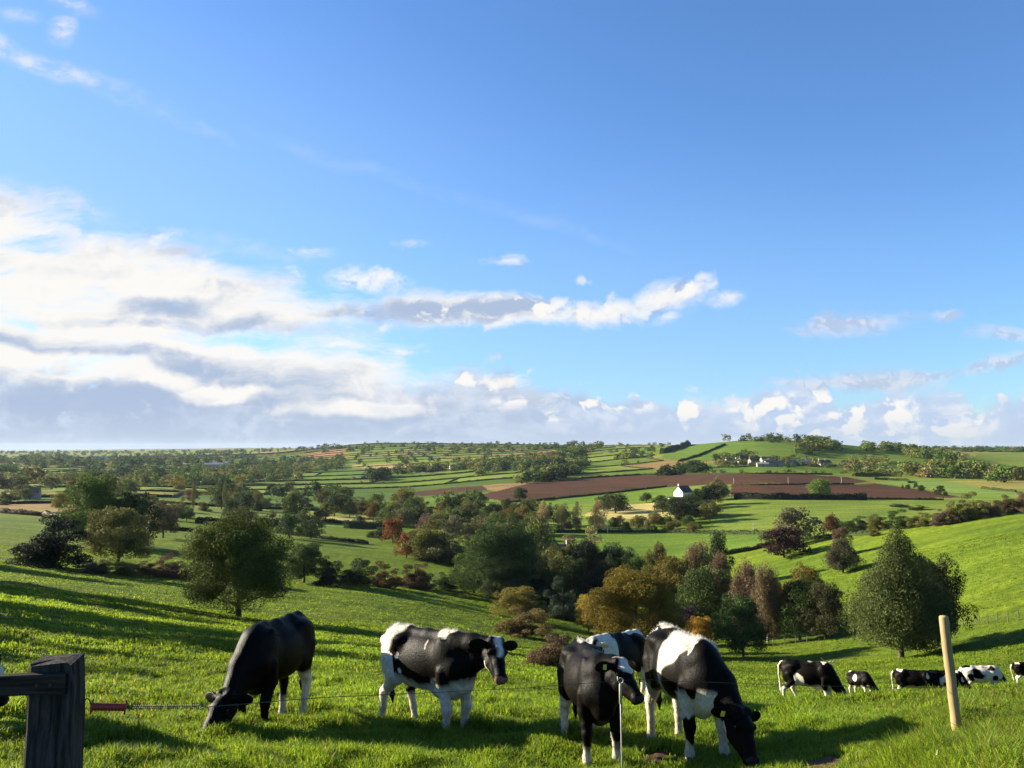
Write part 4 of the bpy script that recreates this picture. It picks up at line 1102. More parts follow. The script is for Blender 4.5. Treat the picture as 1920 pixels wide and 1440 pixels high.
# ------------------------------------------------------------------ poles and distant fences
M_pole = plain_mat('grey_timber', (0.36, 0.33, 0.28), 0.85, 0.2, 0.25, 6, 0.4, 0.01, (1, 1, 0.1))
M_fencepost = plain_mat('fence_timber', (0.10, 0.085, 0.065), 0.9, 0.1, 0.3, 6)
M_wire = plain_mat('galvanised_wire', (0.22, 0.22, 0.21), 0.45, 0.5, 0.1, 20, Metallic=0.6)
for px, ba, to, l in [(1376, 909, 896, 'thin pole on the left between the ploughed fields'), (1478, 909, 895, 'thin pole in the middle between the ploughed fields'), (1578, 908, 894, 'thin pole on the right between the ploughed fields'), (1413, 1001, 983, 'white telegraph pole by the bramble hedge'), (1139, 1000, 976, 'telegraph pole at the top hedge of the valley field')]:
    x_, y_, z_, d = hit(px, ba); h = at(px, to, y_).z - z_
    e = empty('utility_pole', (x_, y_, z_), 0, l, 'pole')
    mb = MB(); mb.tube([(0, 0, -0.3), (0, 0, h)], [0.20, 0.15], 8); mb.build('pole', M_pole, e)
    mb = MB(); mb.box(-0.8, 0.8, -0.06, 0.06, h - 0.7, h - 0.55); mb.build('crossarm', M_pole, e)
def wire_fence(pts, n, label, hp=1.15):
    W_ = []
    for i in range(n):
        t = i / (n - 1) * (len(pts) - 1); k = min(int(t), len(pts) - 2); f = t - k
        W_.append(hit(pts[k][0] + (pts[k + 1][0] - pts[k][0]) * f, pts[k][1] + (pts[k + 1][1] - pts[k][1]) * f)[:3])
    e = empty('wire_fence', W_[0], 0, label, 'fence'); o3 = Vector(W_[0])
    for w_ in W_:
        mb = MB(); p = Vector(w_) - o3; mb.tube([p + Vector((0, 0, -0.3)), p + Vector((0, 0, hp))], [0.055, 0.05], 7); mb.build('post', M_fencepost, e)
    for hz in (0.4, 0.75, 1.05):
        mb = MB(); mb.tube([Vector(w_) - o3 + Vector((0, 0, hz)) for w_ in W_], 0.007, 4); mb.build('wire', M_wire, e)
wire_fence([(1450, 1212), (1520, 1204), (1600, 1192), (1640, 1186)], 11, 'post and wire fence under the dark domed trees')
wire_fence([(1806, 1176), (1860, 1170), (1930, 1160)], 8, 'post and wire fence right of the grey-green pyramid tree')

# ------------------------------------------------------------------ cattle
# every animal is one smooth surface drawn round a skeleton of tapered limbs and masses
M_coat, q = new_mat('cow_coat')
t = q.attr('coat')
tc_ = q.n('ShaderNodeTexCoord')
nz = q.noise(q.mapping(tc_.outputs['Object'], sc=(9, 22, 5)), 6.0, 4, 0.6)
nz2 = q.noise(tc_.outputs['Object'], 3.0, 3, 0.5)
c = q.mix(q.rng(nz, 0.3, 0.7), q.mix(1.0, t, (0.72, 0.70, 0.68, 1), 'MULTIPLY'), q.mix(1.0, t, (1.12, 1.08, 1.04, 1), 'MULTIPLY'))
pr = q.n('ShaderNodeBsdfPrincipled')
q.put(pr.inputs['Base Color'], c); pr.inputs['Roughness'].default_value = 0.50; pr.inputs['Specular IOR Level'].default_value = 0.05
pr.inputs['Sheen Weight'].default_value = 0.0; pr.inputs['Sheen Roughness'].default_value = 0.4
q.t.links.new(bump(q, q.m('ADD', nz, q.m('MULTIPLY', nz2, 1.5)), 0.45, 0.012), pr.inputs['Normal'])
finish(q, pr.outputs[0])
M_eye = plain_mat('cow_eye', (0.008, 0.006, 0.005), 0.08, 0.6, 0.0)
M_tag = plain_mat('yellow_plastic', (0.62, 0.45, 0.06), 0.45, 0.4, 0.05)
M_hair, q = new_mat('cow_hair')
t = q.attr('coat')
finish(q, add_translucent(q, principled(q, t, 0.6, 0.0), t, 0.12))

def smin(a, b_, k):
    h = np.clip(0.5 + 0.5 * (b_ - a) / k, 0, 1)
    return b_ * (1 - h) + a * h - k * h * (1 - h)
class Body:
    def __init__(self):
        self.pr = []       # (part, kind, data, k)
    def cone(self, part, a, b_, ra, rb, k=0.05):
        self.pr.append((part, 'c', (np.array(a, float), np.array(b_, float), ra, rb), k))
    def chain(self, part, pts, k=0.04):
        for p, q_ in zip(pts[:-1], pts[1:]):
            self.cone(part, p[:3], q_[:3], p[3], q_[3], k)
    def ell(self, part, c, r, k=0.06, M=None):
        self.pr.append((part, 'e', (np.array(c, float), np.array(r, float), None if M is None else np.array(M, float)), k))
    @staticmethod
    def dist(kind, d, P):
        if kind == 'c':
            a, b_, ra, rb = d
            ab = b_ - a; t = np.clip(((P - a) @ ab) / (ab @ ab + 1e-9), 0, 1)
            return np.linalg.norm(P - a - t[..., None] * ab, axis=-1) - (ra + (rb - ra) * t)
        c, r, M = d
        Q = P - c
        if M is not None: Q = Q @ M.T
        k0 = np.linalg.norm(Q / r, axis=-1); k1 = np.linalg.norm(Q / (r * r), axis=-1)
        return k0 * (k0 - 1) / np.maximum(k1, 1e-6)
    def box(self, kind, d):
        if kind == 'c':
            a, b_, ra, rb = d; m = max(ra, rb)
            return np.minimum(a, b_) - m, np.maximum(a, b_) + m
        c, r, M = d
        if M is not None: r = np.full(3, r.max())
        return c - r, c + r
    def surface(self, vox):
        lo = np.min([self.box(k, d)[0] for _, k, d, _ in self.pr], 0) - vox * 3
        hi = np.max([self.box(k, d)[1] for _, k, d, _ in self.pr], 0) + vox * 3
        n = np.ceil((hi - lo) / vox).astype(int) + 1
        ax = [lo[i] + vox * np.arange(n[i]) for i in range(3)]
        D = np.full(n, 0.2, np.float64)
        for part, kind, d, k in self.pr:
            b0, b1 = self.box(kind, d); pad = k + 2.5 * vox
            i0 = np.maximum(np.floor((b0 - pad - lo) / vox).astype(int), 0); i1 = np.minimum(np.ceil((b1 + pad - lo) / vox).astype(int) + 1, n)
            sl = tuple(slice(i0[i], i1[i]) for i in range(3))
            P = np.stack(np.meshgrid(*[ax[i][sl[i]] for i in range(3)], indexing='ij'), -1)
            D[sl] = smin(D[sl], self.dist(kind, d, P), k)
        # surface nets
        ins = D < 0
        c = [D[dx:n[0] - 1 + dx, dy:n[1] - 1 + dy, dz:n[2] - 1 + dz] for dx in (0, 1) for dy in (0, 1) for dz in (0, 1)]
        cnt = sum((q_ < 0).astype(int) for q_ in c)
        act = (cnt > 0) & (cnt < 8)
        idx = -np.ones(act.shape, int); cells = np.argwhere(act); idx[act] = np.arange(len(cells))
        cv = np.stack([q_[act] for q_ in c], 1)
        off = np.array([(dx, dy, dz) for dx in (0, 1) for dy in (0, 1) for dz in (0, 1)], float)
        acc = np.zeros((len(cells), 3)); w = np.zeros(len(cells))
        for i in range(8):
            for j in range(i + 1, 8):
                if np.abs(off[i] - off[j]).sum() != 1: continue
                m = (cv[:, i] < 0) != (cv[:, j] < 0)
                t = np.where(m, cv[:, i] / (cv[:, i] - cv[:, j] + 1e-12), 0)
                acc += np.where(m[:, None], off[i] + (off[j] - off[i]) * t[:, None], 0); w += m
        V = lo + vox * (cells + acc / w[:, None])
        F = []
        for a in range(3):
            s0 = [slice(1, -1)] * 3; s1 = [slice(1, -1)] * 3
            s0 = [slice(1, n[i] - 1) for i in range(3)]; s0[a] = slice(0, n[a] - 1)
            s1 = list(s0); s1[a] = slice(1, n[a])
            A, B = ins[tuple(s0)], ins[tuple(s1)]
            for flip, M in ((False, A & ~B), (True, ~A & B)):
                e = np.argwhere(M)
                for i in range(3):
                    if i != a: e[:, i] += 1
                b1, b2 = [(1, 2), (2, 0), (0, 1)][a]
                def g(d1, d2):
                    q_ = e.copy(); q_[:, b1] += d1; q_[:, b2] += d2
                    return idx[q_[:, 0], q_[:, 1], q_[:, 2]]
                f = np.stack([g(-1, -1), g(0, -1), g(0, 0), g(-1, 0)], 1)
                F.append(f[:, ::-1] if flip else f)
        F = np.concatenate(F)
        F = F[(F >= 0).all(1)]
        # which mass every vertex belongs to
        best = np.full(len(V), 9.0); part = np.zeros(len(V), int); names = sorted({p for p, *_ in self.pr})
        for p, kind, d, k in self.pr:
            dd = self.dist(kind, d, V); m = dd < best
            best[m] = dd[m]; part[m] = names.index(p)
        return V, F, np.array(names)[part]

def rotz(a): return np.array([[math.cos(a), -math.sin(a), 0], [math.sin(a), math.cos(a), 0], [0, 0, 1.0]])
def roty(a): return np.array([[math.cos(a), 0, math.sin(a)], [0, 1, 0], [-math.sin(a), 0, math.cos(a)]])
def unit(v_): return np.asarray(v_, float) / np.linalg.norm(v_)
BLACK = np.array((0.0036, 0.0026, 0.0020)); WHITE = np.array((0.60, 0.55, 0.465)); DIRTY = np.array((0.42, 0.33, 0.23)); PINK = np.array((0.45, 0.23, 0.18)); HORN = np.array((0.10, 0.075, 0.05))
FEET = {'front_left': (0.47, 0.165), 'front_right': (0.47, -0.165), 'hind_left': (-0.69, 0.165), 'hind_right': (-0.69, -0.165)}
def cow(x, y, deg, size, poll, look, coat, label, vox=0.0125, feet={}, up=(0, 0, 1), neck_side=0.0, group='cows grazing on the hillside', tags=(), tail_side=0.0, hair=0, head_len=1.0, fat=1.0, turn=0.0, pitchf=0.85):
    """poll: head joint in the animal's own frame (x ahead, y left, z up); look: direction of the muzzle"""
    ca, sa = math.cos(math.radians(deg)), math.sin(math.radians(deg))
    z0 = gz(x, y)
    def gl(lx, ly):           # ground height under a local point
        return (gz(x + (lx * ca - ly * sa) * size, y + (lx * sa + ly * ca) * size) - z0) / size - 0.01
    zf, zh = 0.5 * (gl(0.47, .16) + gl(0.47, -.16)), 0.5 * (gl(-.69, .16) + gl(-.69, -.16))
    zl, zr = 0.5 * (gl(.47, .3) + gl(-.69, .3)), 0.5 * (gl(.47, -.3) + gl(-.69, -.3))
    pit = math.atan2(zf - zh, 1.16) * pitchf
    zc = zh + (zf - zh) * (0.69 / 1.16) 
    Rb = roty(-pit)
    bend = math.radians(turn)
    def B(p):                 # trunk point -> posed point
        p = np.array(p, float)
        if turn and p[0] < 0:      # the trunk curves a little sideways
            a = bend * min(1.0, -p[0] / 0.8) * 0.5
            p = rotz(a) @ p
        return Rb @ (p - np.array((0, 0, 0.6))) + np.array((0, 0, 0.6 + zc))
    bd = Body(); T = 'trunk'
    def E(c, r, k=0.07, part=T, tilt=0.0):
        M = (Rb @ roty(math.radians(tilt))).T
        bd.ell(part, B(c), r, k, M)
    def CH(part, pts, k=0.05):
        bd.chain(part, [(*B(p[:3]), p[3]) for p in pts], k)
    E((-0.10, 0, 0.93), (0.62, 0.285 * fat, 0.335), 0.05)
    E((-0.16, 0, 0.83), (0.50, 0.275 * fat, 0.265), 0.08)
    E((0.40, 0, 0.95), (0.33, 0.215, 0.345), 0.09)
    E((-0.60, 0, 1.05), (0.33, 0.235, 0.235), 0.09)
    CH(T, [(-0.86, 0, 1.215, .05), (-0.70, 0, 1.262, .055), (-0.45, 0, 1.262, .055), (-0.05, 0, 1.245, .06), (0.30, 0, 1.262, .055), (0.46, 0, 1.265, .05)], 0.07)
    for s_ in (1, -1):
        E((-0.48, s_ * .172, 1.185), (0.12, 0.085, 0.055), 0.14)
        E((-0.89, s_ * .095, 1.12), (0.055, 0.05, 0.06), 0.07)
        E((0.41, s_ * .155, 1.00), (0.13, 0.075, 0.27), 0.06, tilt=-10)
        E((0.55, s_ * .14, 0.87), (0.10, 0.08, 0.11), 0.10)
        E((-0.63, s_ * .165, 0.90), (0.20, 0.105, 0.30), 0.07, tilt=8)
        E((-0.47, s_ * .20, 0.73), (0.10, 0.07, 0.13), 0.06)
        CH(T, [(-0.52, s_ * .21, 1.06, .02), (-0.40, s_ * .245, 0.78, .03)], 0.10)
    CH(T, [(0.64, 0, 0.84, .12), (0.60, 0, 0.70, .10), (0.40, 0, 0.62, .11), (0.15, 0, 0.60, .12)], 0.08)
    E((-0.46, 0, 0.64), (0.13, 0.10, 0.085), 0.05, 'udder')
    # legs: hip and shoulder move with the trunk, feet stay where they stand
    for nm, (fx_, fy_) in FEET.items():
        dx_, dy_ = feet.get(nm, (0, 0))[:2]
        s_ = 1 if fy_ > 0 else -1
        if nm.startswith('front'):
            ch = [(0.43, .175, .86, .10), (0.40, .18, .66, .084), (0.435, .172, .50, .062), (0.455, .168, .405, .060), (0.452, .166, .35, .050), (0.445, .165, .25, .040), (0.44, .165, .15, .038), (0.452, .165, .095, .048), (0.475, .165, .045, .050)]
        else:
            ch = [(-0.60, .17, .92, .14), (-0.52, .19, .74, .115), (-0.64, .18, .58, .074), (-0.755, .17, .475, .058), (-0.752, .168, .41, .050), (-0.728, .166, .28, .042), (-0.715, .165, .15, .040), (-0.705, .165, .095, .049), (-0.685, .165, .045, .052)]
        g = gl(fx_ + dx_, fy_ + dy_)
        tgt = np.array((ch[-1][0] + dx_, s_ * ch[-1][1] + dy_, ch[-1][2] + g)); last = np.array((ch[-1][0], s_ * ch[-1][1], ch[-1][2]))
        pts = []
        for i, p in enumerate(ch):
            p0 = np.array((p[0], s_ * p[1], p[2])); w = np.clip((ch[1][2] - p[2]) / (ch[1][2] - 0.10), 0, 1)
            pos_ = B(p0) * (1 - w) + (p0 + tgt - last) * w
            pts.append((*pos_, p[3]))
        bd.chain('leg_' + nm, pts, 0.03)
        f = np.array(pts[-1][:3])
        for t_ in (0.027, -0.027):
            bd.ell('hoof', f + (0.03, t_, -0.012), (0.062, 0.029, 0.042), 0.012)
        if nm.startswith('front'):
            kn = pts[3]; bd.ell('leg_' + nm, np.array(kn[:3]) + (0.012, 0, 0), (0.05, 0.05, 0.06), 0.03)
    # tail
    tp = [(-0.90, 0, 1.19, .045), (-0.965, tail_side * .2, 1.10, .034), (-0.985, tail_side * .6, 0.86, .024), (-0.975, tail_side * .9, 0.62, .022), (-0.965, tail_side, 0.48, .034), (-0.955, tail_side, 0.38, .034), (-0.945, tail_side, 0.27, .012)]
    CH('tail', tp, 0.03)
    # head and neck
    def loc(p):
        q_ = np.array(p) - np.array((x, y, z0))
        return np.array((q_[0] * ca + q_[1] * sa, -q_[0] * sa + q_[1] * ca, q_[2])) / size
    if len(look) == 2:          # poll and muzzle given as places in view
        pw = at(*poll); mpx = look
        d0 = at(mpx[0], mpx[1], 1.0); d0 = d0.normalized(); tm = pw.dot(d0); perp = (d0 * tm - pw).length; Lh = 0.47 * size * head_len
        tm -= math.sqrt(max(0.0, Lh * Lh - perp * perp))
        poll = loc(pw); look = loc(d0 * tm) - poll
    H = np.array((poll[0], poll[1], poll[2])); f = unit(look); s0 = unit(np.cross(np.array(up, float), f)); uu = np.cross(f, s0)
    def h(a, l, v_): return H + (f * a * head_len + s0 * l + uu * v_) 
    HP = 'head'
    b1, b2, b3 = B((0.50, 0, 1.13)), B((0.56, 0, 0.93)), B((0.42, 0, 1.20))
    nk = np.array((0, neck_side, 0))
    m1 = 0.52 * b1 + 0.48 * h(-0.03, 0, -0.06) + nk; m2 = 0.5 * b2 + 0.5 * h(0.03, 0, -0.16) + nk
    bd.chain('neck', [(*b3, .10), (*(0.5 * b3 + 0.5 * h(-.02, 0, -0.03) + nk + np.array((0, 0, .01))), .085), (*h(-0.01, 0, -0.03), .075)], 0.06)
    bd.chain('neck', [(*b1, .165), (*m1, .125), (*h(-0.02, 0, -0.07), .092)], 0.06)
    bd.chain('neck', [(*b2, .165), (*m2, .115), (*h(0.05, 0, -0.16), .078)], 0.07)
    bd.chain(HP, [(*h(0.0, 0, -0.02), .098), (*h(0.13, 0, -0.02), .097), (*h(0.27, 0, -0.05), .074), (*h(0.42, 0, -0.075), .066)], 0.03)
    for s_ in (1, -1):
        bd.chain(HP, [(*h(0.06, s_ * .055, -0.13), .070), (*h(0.17, s_ * .050, -0.145), .062), (*h(0.36, s_ * .022, -0.135), .036)], 0.04)
        bd.ell(HP, h(0.135, s_ * .088, 0.012), (0.040, 0.040, 0.034), 0.03)          # brow
        bd.ell(HP, h(0.445, s_ * .040, -0.070), (0.036, 0.036, 0.036), 0.03)          # nostril
        bd.ell(HP, h(0.0, s_ * .060, 0.045), (0.05, 0.045, 0.045), 0.04)             # poll
    Mh = np.array([f, s0, uu])
    bd.ell(HP, h(0.445, 0, -0.085), (0.052, 0.073, 0.054), 0.03, Mh)                   # muzzle
    bd.ell(HP, h(0.425, 0, -0.140), (0.045, 0.048, 0.030), 0.02, Mh)                   # lower lip
    for s_ in (1, -1):
        ed = unit(s0 * s_ * 0.93 - f * 0.18 - uu * 0.22)
        en = unit(f * 0.62 + uu * 0.35 - ed * (ed @ (f * 0.62 + uu * 0.35))); ew = np.cross(ed, en)
        c0 = h(0.015, s_ * .085, -0.005)
        bd.cone('ear', c0, c0 + ed * 0.07, 0.028, 0.030, 0.025)
        bd.ell('ear', c0 + ed * 0.135, (0.112, 0.068, 0.020), 0.02, np.array([ed, ew, en]))
    V, F, part = bd.surface(vox)
    # coat: patches live on the animal; edges are ragged like real hair
    Pn = V + (np.stack([vnoise3(V[:, 0] * 7 + 3, V[:, 1] * 7, V[:, 2] * 7, 1), vnoise3(V[:, 0] * 7, V[:, 1] * 7 + 9, V[:, 2] * 7, 2), vnoise3(V[:, 0] * 7, V[:, 1] * 7, V[:, 2] * 7 + 5, 3)], 1) - 0.5) * 0.09
    Pn = Pn + (np.stack([vnoise3(V[:, 0] * 30, V[:, 1] * 30, V[:, 2] * 14, 4)] * 3, 1) - 0.5) * 0.022
    Pt = (Pn - np.array((0, 0, 0.6 + zc))) @ Rb + np.array((0, 0, 0.6))       # back to the straight trunk
    hd = np.stack([(Pn - H) @ f / head_len, (Pn - H) @ s0, (Pn - H) @ uu], 1)
    w = np.clip(coat(part, Pt, hd, Pn) * 40 + 0.5, 0, 1)[:, None]
    fine_ = vnoise3(V[:, 0] * 40, V[:, 1] * 40, V[:, 2] * 22, 7)[:, None]
    blk = BLACK * (0.8 + 0.5 * fine_); wht = WHITE * (0.86 + 0.2 * fine_)
    legm = np.char.startswith(part.astype(str), 'leg')
    low = np.clip((0.42 - (Pt[:, 2])) / 0.35, 0, 1) * legm
    wht = wht * (1 - 0.75 * low[:, None]) + DIRTY * 0.75 * low[:, None] * (0.7 + 0.6 * fine_)
    colv = blk * (1 - w) + wht * w
    hoof = part == 'hoof'; colv[hoof] = HORN
    ud = part == 'udder'; colv[ud] = PINK * 1.1
    muz = (part == 'head') & (hd[:, 0] > 0.455) & (hd[:, 2] > -0.13)
    colv[muz] = coat.nose if hasattr(coat, 'nose') else (0.03, 0.025, 0.024)
    earm = part == 'ear'
    e = empty('cow', (x, y, z0), math.radians(deg), label, 'cow', group)
    e.scale = (size,) * 3
    me = mesh_np('cow_body', V, F, [M_coat], True, {'coat': colv})
    obj('body', me, e)
    for s_ in (1, -1):
        bpy_me = bpy.data.meshes.new('cow_eye')
        import bmesh
        bm = bmesh.new(); bmesh.ops.create_uvsphere(bm, u_segments=14, v_segments=10, radius=0.024); bm.to_mesh(bpy_me); bm.free()
        bpy_me.polygons.foreach_set('use_smooth', [True] * len(bpy_me.polygons)); bpy_me.materials.append(M_eye)
        obj('eye', bpy_me, e, h(0.140, s_ * .104, -0.012))
    for s_ in tags:
        ed = unit(s0 * s_ * 0.93 - f * 0.18 - uu * 0.22); en = unit(f * 0.62 + uu * 0.35 - ed * (ed @ (f * 0.62 + uu * 0.35))); ew = np.cross(ed, en)
        c0 = h(0.015, s_ * .085, -0.005) + ed * 0.125 + en * 0.024
        mb = MB(); M4 = Matrix([[*(ew[i], ed[i], en[i], c0[i])] for i in range(3)] + [[0, 0, 0, 1]])
        mb.box(-0.030, 0.030, -0.022, 0.022, -0.003, 0.003, M4)
        mb.build('ear_tag', M_tag, e, bevel=0.004)
    if hair:
        # short upright hair along the back and a tail switch, seen against the light
        r = np.random.default_rng(int(abs(x * 100)) + 3)
        Nn = np.zeros_like(V); fa = V[F]
        fn = np.cross(fa[:, 1] - fa[:, 0], fa[:, 2] - fa[:, 0]); 
        for k in range(4): np.add.at(Nn, F[:, k], fn)
        Nn /= np.linalg.norm(Nn, axis=1)[:, None] + 1e-9
        cand = np.where((part == T) | (part == 'neck') | legm)[0]
        sel = r.choice(cand, hair)
        topm = (Pt[sel, 2] > 1.22) & (w[sel, 0] > 0.5)
        keep = topm | (w[sel, 0] > 0.5) | (r.random(hair) < 0.25); sel = sel[keep]; topm = topm[keep]; hair = len(sel)
        L = (0.012 + 0.010 * r.random(hair)) * np.where(topm, 2.0, 1.0)
        P0 = V[sel] - Nn[sel] * 0.004 + r.normal(size=(hair, 3)) * 0.006
        d = Nn[sel] * 0.45 + np.array((-0.5, 0, -0.35)) + r.normal(size=(hair, 3)) * 0.22
        d[topm] = (Nn[sel] * 1.0 + np.array((-0.25, 0, 0.1)) + r.normal(size=(hair, 3)) * 0.25)[topm]
        d /= np.linalg.norm(d, axis=1)[:, None]
        sd = np.cross(d, r.normal(size=(hair, 3))); sd /= np.linalg.norm(sd, axis=1)[:, None] + 1e-9
        HV_ = np.stack([P0 - sd * 0.0022, P0 + sd * 0.0022, P0 + d * L[:, None]], 1).reshape(-1, 3)
        HF_ = np.arange(hair * 3).reshape(-1, 3)
        obj('hair', mesh_np('cow_hair', HV_, HF_, [M_hair], False, {'coat': np.repeat(colv[sel], 3, 0)}), e)
    return e
def islegs(part, *names):
    m = np.zeros(len(part), bool)
    for n_ in names: m |= np.char.startswith(part.astype(str), 'leg_' + n_)
    return m
def ellp(P, c, r): return 1 - np.linalg.norm((P - np.array(c)) / np.array(r), axis=1)      # >0 inside
def where_set(w, m, val): w[m] = val if np.isscalar(val) else val[m]; return w

def coat_black(part, P, hd, Pn):                      # the all-black grazer on the left
    w = np.full(len(P), -0.1)
    m = islegs(part, 'hind_left'); w[m] = (0.60 - P[m, 2]) * 0.3
    m = islegs(part, 'hind_right'); w[m] = (0.2 - P[m, 2]) * 0.3
    m = islegs(part, 'front'); w[m] = (0.12 - P[m, 2]) * 0.3
    m = part == 'tail'; w[m] = -0.1
    return w
def coat_blaze(part, P, hd, Pn):                      # the standing cow, side on
    y = P[:, 1]
    w = np.full(len(P), -0.1)
    rump = -0.60 - P[:, 0] - np.clip(1.02 - P[:, 2], 0, 1) * 0.15 + np.clip(P[:, 2] - 1.02, 0, 1) * 0.65
    belly = 0.675 + 0.13 * np.clip((-0.2 - P[:, 0]) / 0.35, 0, 1.4) - P[:, 2]
    w = np.maximum(rump * 0.4, belly * 0.4)
    w = np.maximum(w, ellp(P, (0.37, 0, 1.30), (0.17, 0.20, 0.10)) * 0.2)
    for c, r in (((-0.43, -0.25, 0.98), (.026, .1, .05)), ((-0.36, -0.26, 0.80), (.03, .1, .04)), ((0.12, -.2, 1.15), (.02, .12, .045))):
        w = np.maximum(w, ellp(P, c, r) * 0.2)
    m = islegs(part, 'hind'); w[m] = 0.1
    m = islegs(part, 'hind_left'); w[m] = ((0.42 - P[m, 2]) * 0.3)
    m = islegs(part, 'front'); w[m] = (0.70 - P[m, 2]) * 0.3
    m = (part == T_) & (P[:, 0] > 0.2); w[m] = np.maximum(w[m], (0.73 - P[m, 2]) * 0.3)
    m = (part == 'head'); w[m] = np.minimum(0.056 - np.abs(hd[m, 1] + 0.0) - np.clip(hd[m, 0] - 0.05, 0, 1) * 0.17, hd[m, 2] + 0.035) * 0.6 - np.clip(hd[m, 0] - 0.23, 0, 1) * 1.2
    m = (part == 'head') & (hd[:, 2] < -0.165) & (hd[:, 0] > 0.12); w[m] = 0.1
    m = (part == 'ear'); w[m] = -0.1
    m = (part == 'neck'); w[m] = -0.1
    m = part == 'tail'; w[m] = np.where(P[m, 2] > 0.62, 0.1, -0.1)
    return w
T_ = 'trunk'
coat_blaze.nose = (0.22, 0.10, 0.09)
def coat_wire(part, P, hd, Pn):                       # the dark one that faces the camera
    w = np.full(len(P), -0.1)
    m = islegs(part, 'hind'); w[m] = (0.66 - P[m, 2]) * 0.3
    m = islegs(part, 'front'); w[m] = np.maximum((0.24 - P[m, 2]) * 0.3, np.minimum(0.42 - P[m, 2], 0.43 - P[m, 0]) * 0.3)
    m = part == 'head'; w[m] = np.minimum(0.075 - np.abs(hd[m, 1]) - np.abs(hd[m, 0] - 0.10) * 0.30, hd[m, 2] + 0.03) * 0.6 - np.clip(hd[m, 0] - 0.17, 0, 1) * 1.5
    m = (part == T_); w[m] = np.maximum(ellp(P[m], (0.1, 0, 0.55), (0.35, .16, .10)) * .2, ellp(P[m], (-0.5, 0, 1.36), (0.2, .05, .1)) * .1)
    return w
def coat_saddle(part, P, hd, Pn):                     # white shoulders
    x, y, z = P.T
    w = np.full(len(P), -0.1)
    k = np.clip((z - 0.66) / 0.62, 0, 1)
    back = -0.10 - 0.16 * k ** 2
    front = -0.05 + 0.54 * np.clip((k - 0.42) / 0.5, 0, 1) ** 1.2
    w = np.minimum(x - back, front - x) * 0.4
    w = np.where(z < 0.70, np.maximum(w, (0.64 - z) * 0.3), w)
    w = np.maximum(w, ellp(P, (-0.60, 0.06, 1.31), (.26, .13, .085)) * 0.2)
    w = np.maximum(w, ellp(P, (-0.66, -0.15, 1.20), (.06, .07, .13)) * 0.2)
    m = islegs(part, 'hind'); w[m] = (0.70 - P[m, 2]) * 0.3
    m = islegs(part, 'front'); w[m] = (0.80 - P[m, 2]) * 0.3
    m = islegs(part, 'front_right'); w[m] = np.minimum(w[m], -ellp(P[m], (0.47, -0.16, 0.40), (.09, .11, .16)) * 0.2)
    m = (part == T_) & (P[:, 0] > 0.18) & (z < 0.84) & (y > -0.2); w[m] = np.maximum(w[m], (0.80 - P[m, 2]) * 0.3)
    m = (part == 'head') | (part == 'ear'); w[m] = -0.1
    m = (part == 'neck'); w[m] = np.where((P[m, 0] < 0.52) & (P[m, 2] > 1.12), 0.1, -0.1)
    m = (part == 'head') & (hd[:, 2] < -0.17); w[m] = 0.1
    m = part == 'tail'; w[m] = -0.1
    return w
def coat_behind(part, P, hd, Pn):
    x, y, z = P.T
    w = ellp(P, (-0.65, 0, 1.30), (.55, .10, .10)) * .2
    w = np.maximum(w, ellp(P, (0.48, 0.0, 0.95), (.20, .4, .45)) * .2)
    w = np.maximum(w, ellp(P, (-0.78, .16, 0.95), (.10, .2, .4)) * .2)
    m = islegs(part, 'hind', 'front'); w[m] = (0.72 - P[m, 2]) * .3
    m = part == 'neck'; w[m] = (P[m, 1] + 0.02) * .4
    m = part == 'head'; w[m] = np.minimum(0.06 - np.abs(hd[m, 1]), 0.2 - hd[m, 0]) * .5
    m = part == 'ear'; w[m] = np.where(hd[m, 1] > 0, 0.02, -0.1)
    return w
def coat_far(seed, dark=0.5, belly=0.66, legs=0.62, rump=0.0, spots=()):
    def f(part, P, hd, Pn):
        n = vnoise3(P[:, 0] * 3.1 + seed, P[:, 1] * 3.1, P[:, 2] * 3.1, seed)
        w = (n - dark) * 0.4
        w = np.maximum(w, (belly - P[:, 2]) * 0.3)
        for c, r in spots: w = np.maximum(w, ellp(P, c, r) * 0.2)
        m = islegs(part, 'hind', 'front'); w[m] = (legs - P[m, 2]) * .3
        m = part == 'head'; w[m] = 0.045 - np.abs(hd[m, 1]) - np.clip(hd[m, 0] - .25, 0, 1)
        m = (part == 'ear') | (part == 'neck'); w[m] = np.where(dark < 0.45, w[m], -0.1)
        m = part == 'tail'; w[m] = 0.1
        return w
    return f
def cowpos(px, R):
    az = math.atan((px - 960) / FOC * cP)
    return R * math.sin(az), R * math.cos(az)
def cowat(px, R, deg, size, *a, **k):
    x, y = cowpos(px, R)
    return cow(x, y, deg, size, *a, **k)
cowat(518, 10.35, -99, 0.97, (424, 1306, 9.0), (370, 1388), coat_black, 'all-black cow grazing with its head turned down to the left', up=(0.5, -0.1, 0.8), neck_side=-0.03, feet={'front_left': (0.02, -0.02), 'front_right': (-0.03, 0.02), 'hind_left': (0.05, -0.02)}, hair=24000, pitchf=0.35, head_len=1.22)
cowat(816, 10.0, -45, 0.95, (928, 1206, 9.35), (944, 1268), coat_blaze, 'black-and-white cow standing side-on with white rump and blazed face', up=(0.3, 0, 0.95), feet={'hind_right': (-0.16, 0.0), 'hind_left': (0.14, 0.0), 'front_right': (0.0, 0.0), 'front_left': (-0.02, -0.03)}, hair=24000, tail_side=0.05, head_len=1.05, pitchf=0.7, fat=0.93)
cowat(1106, 8.65, -82, 0.85, (1160, 1246, 8.05), (1204, 1303), coat_wire, 'dark cow facing the camera with head turned aside, behind the white rod', up=(0.2, 0.25, 0.95), neck_side=0.05, feet={'front_left': (0.0, 0.02), 'front_right': (0.02, -0.01), 'hind_right': (0.05, -0.05)}, tags=(-1,), hair=26000, fat=1.0, pitchf=0.5)
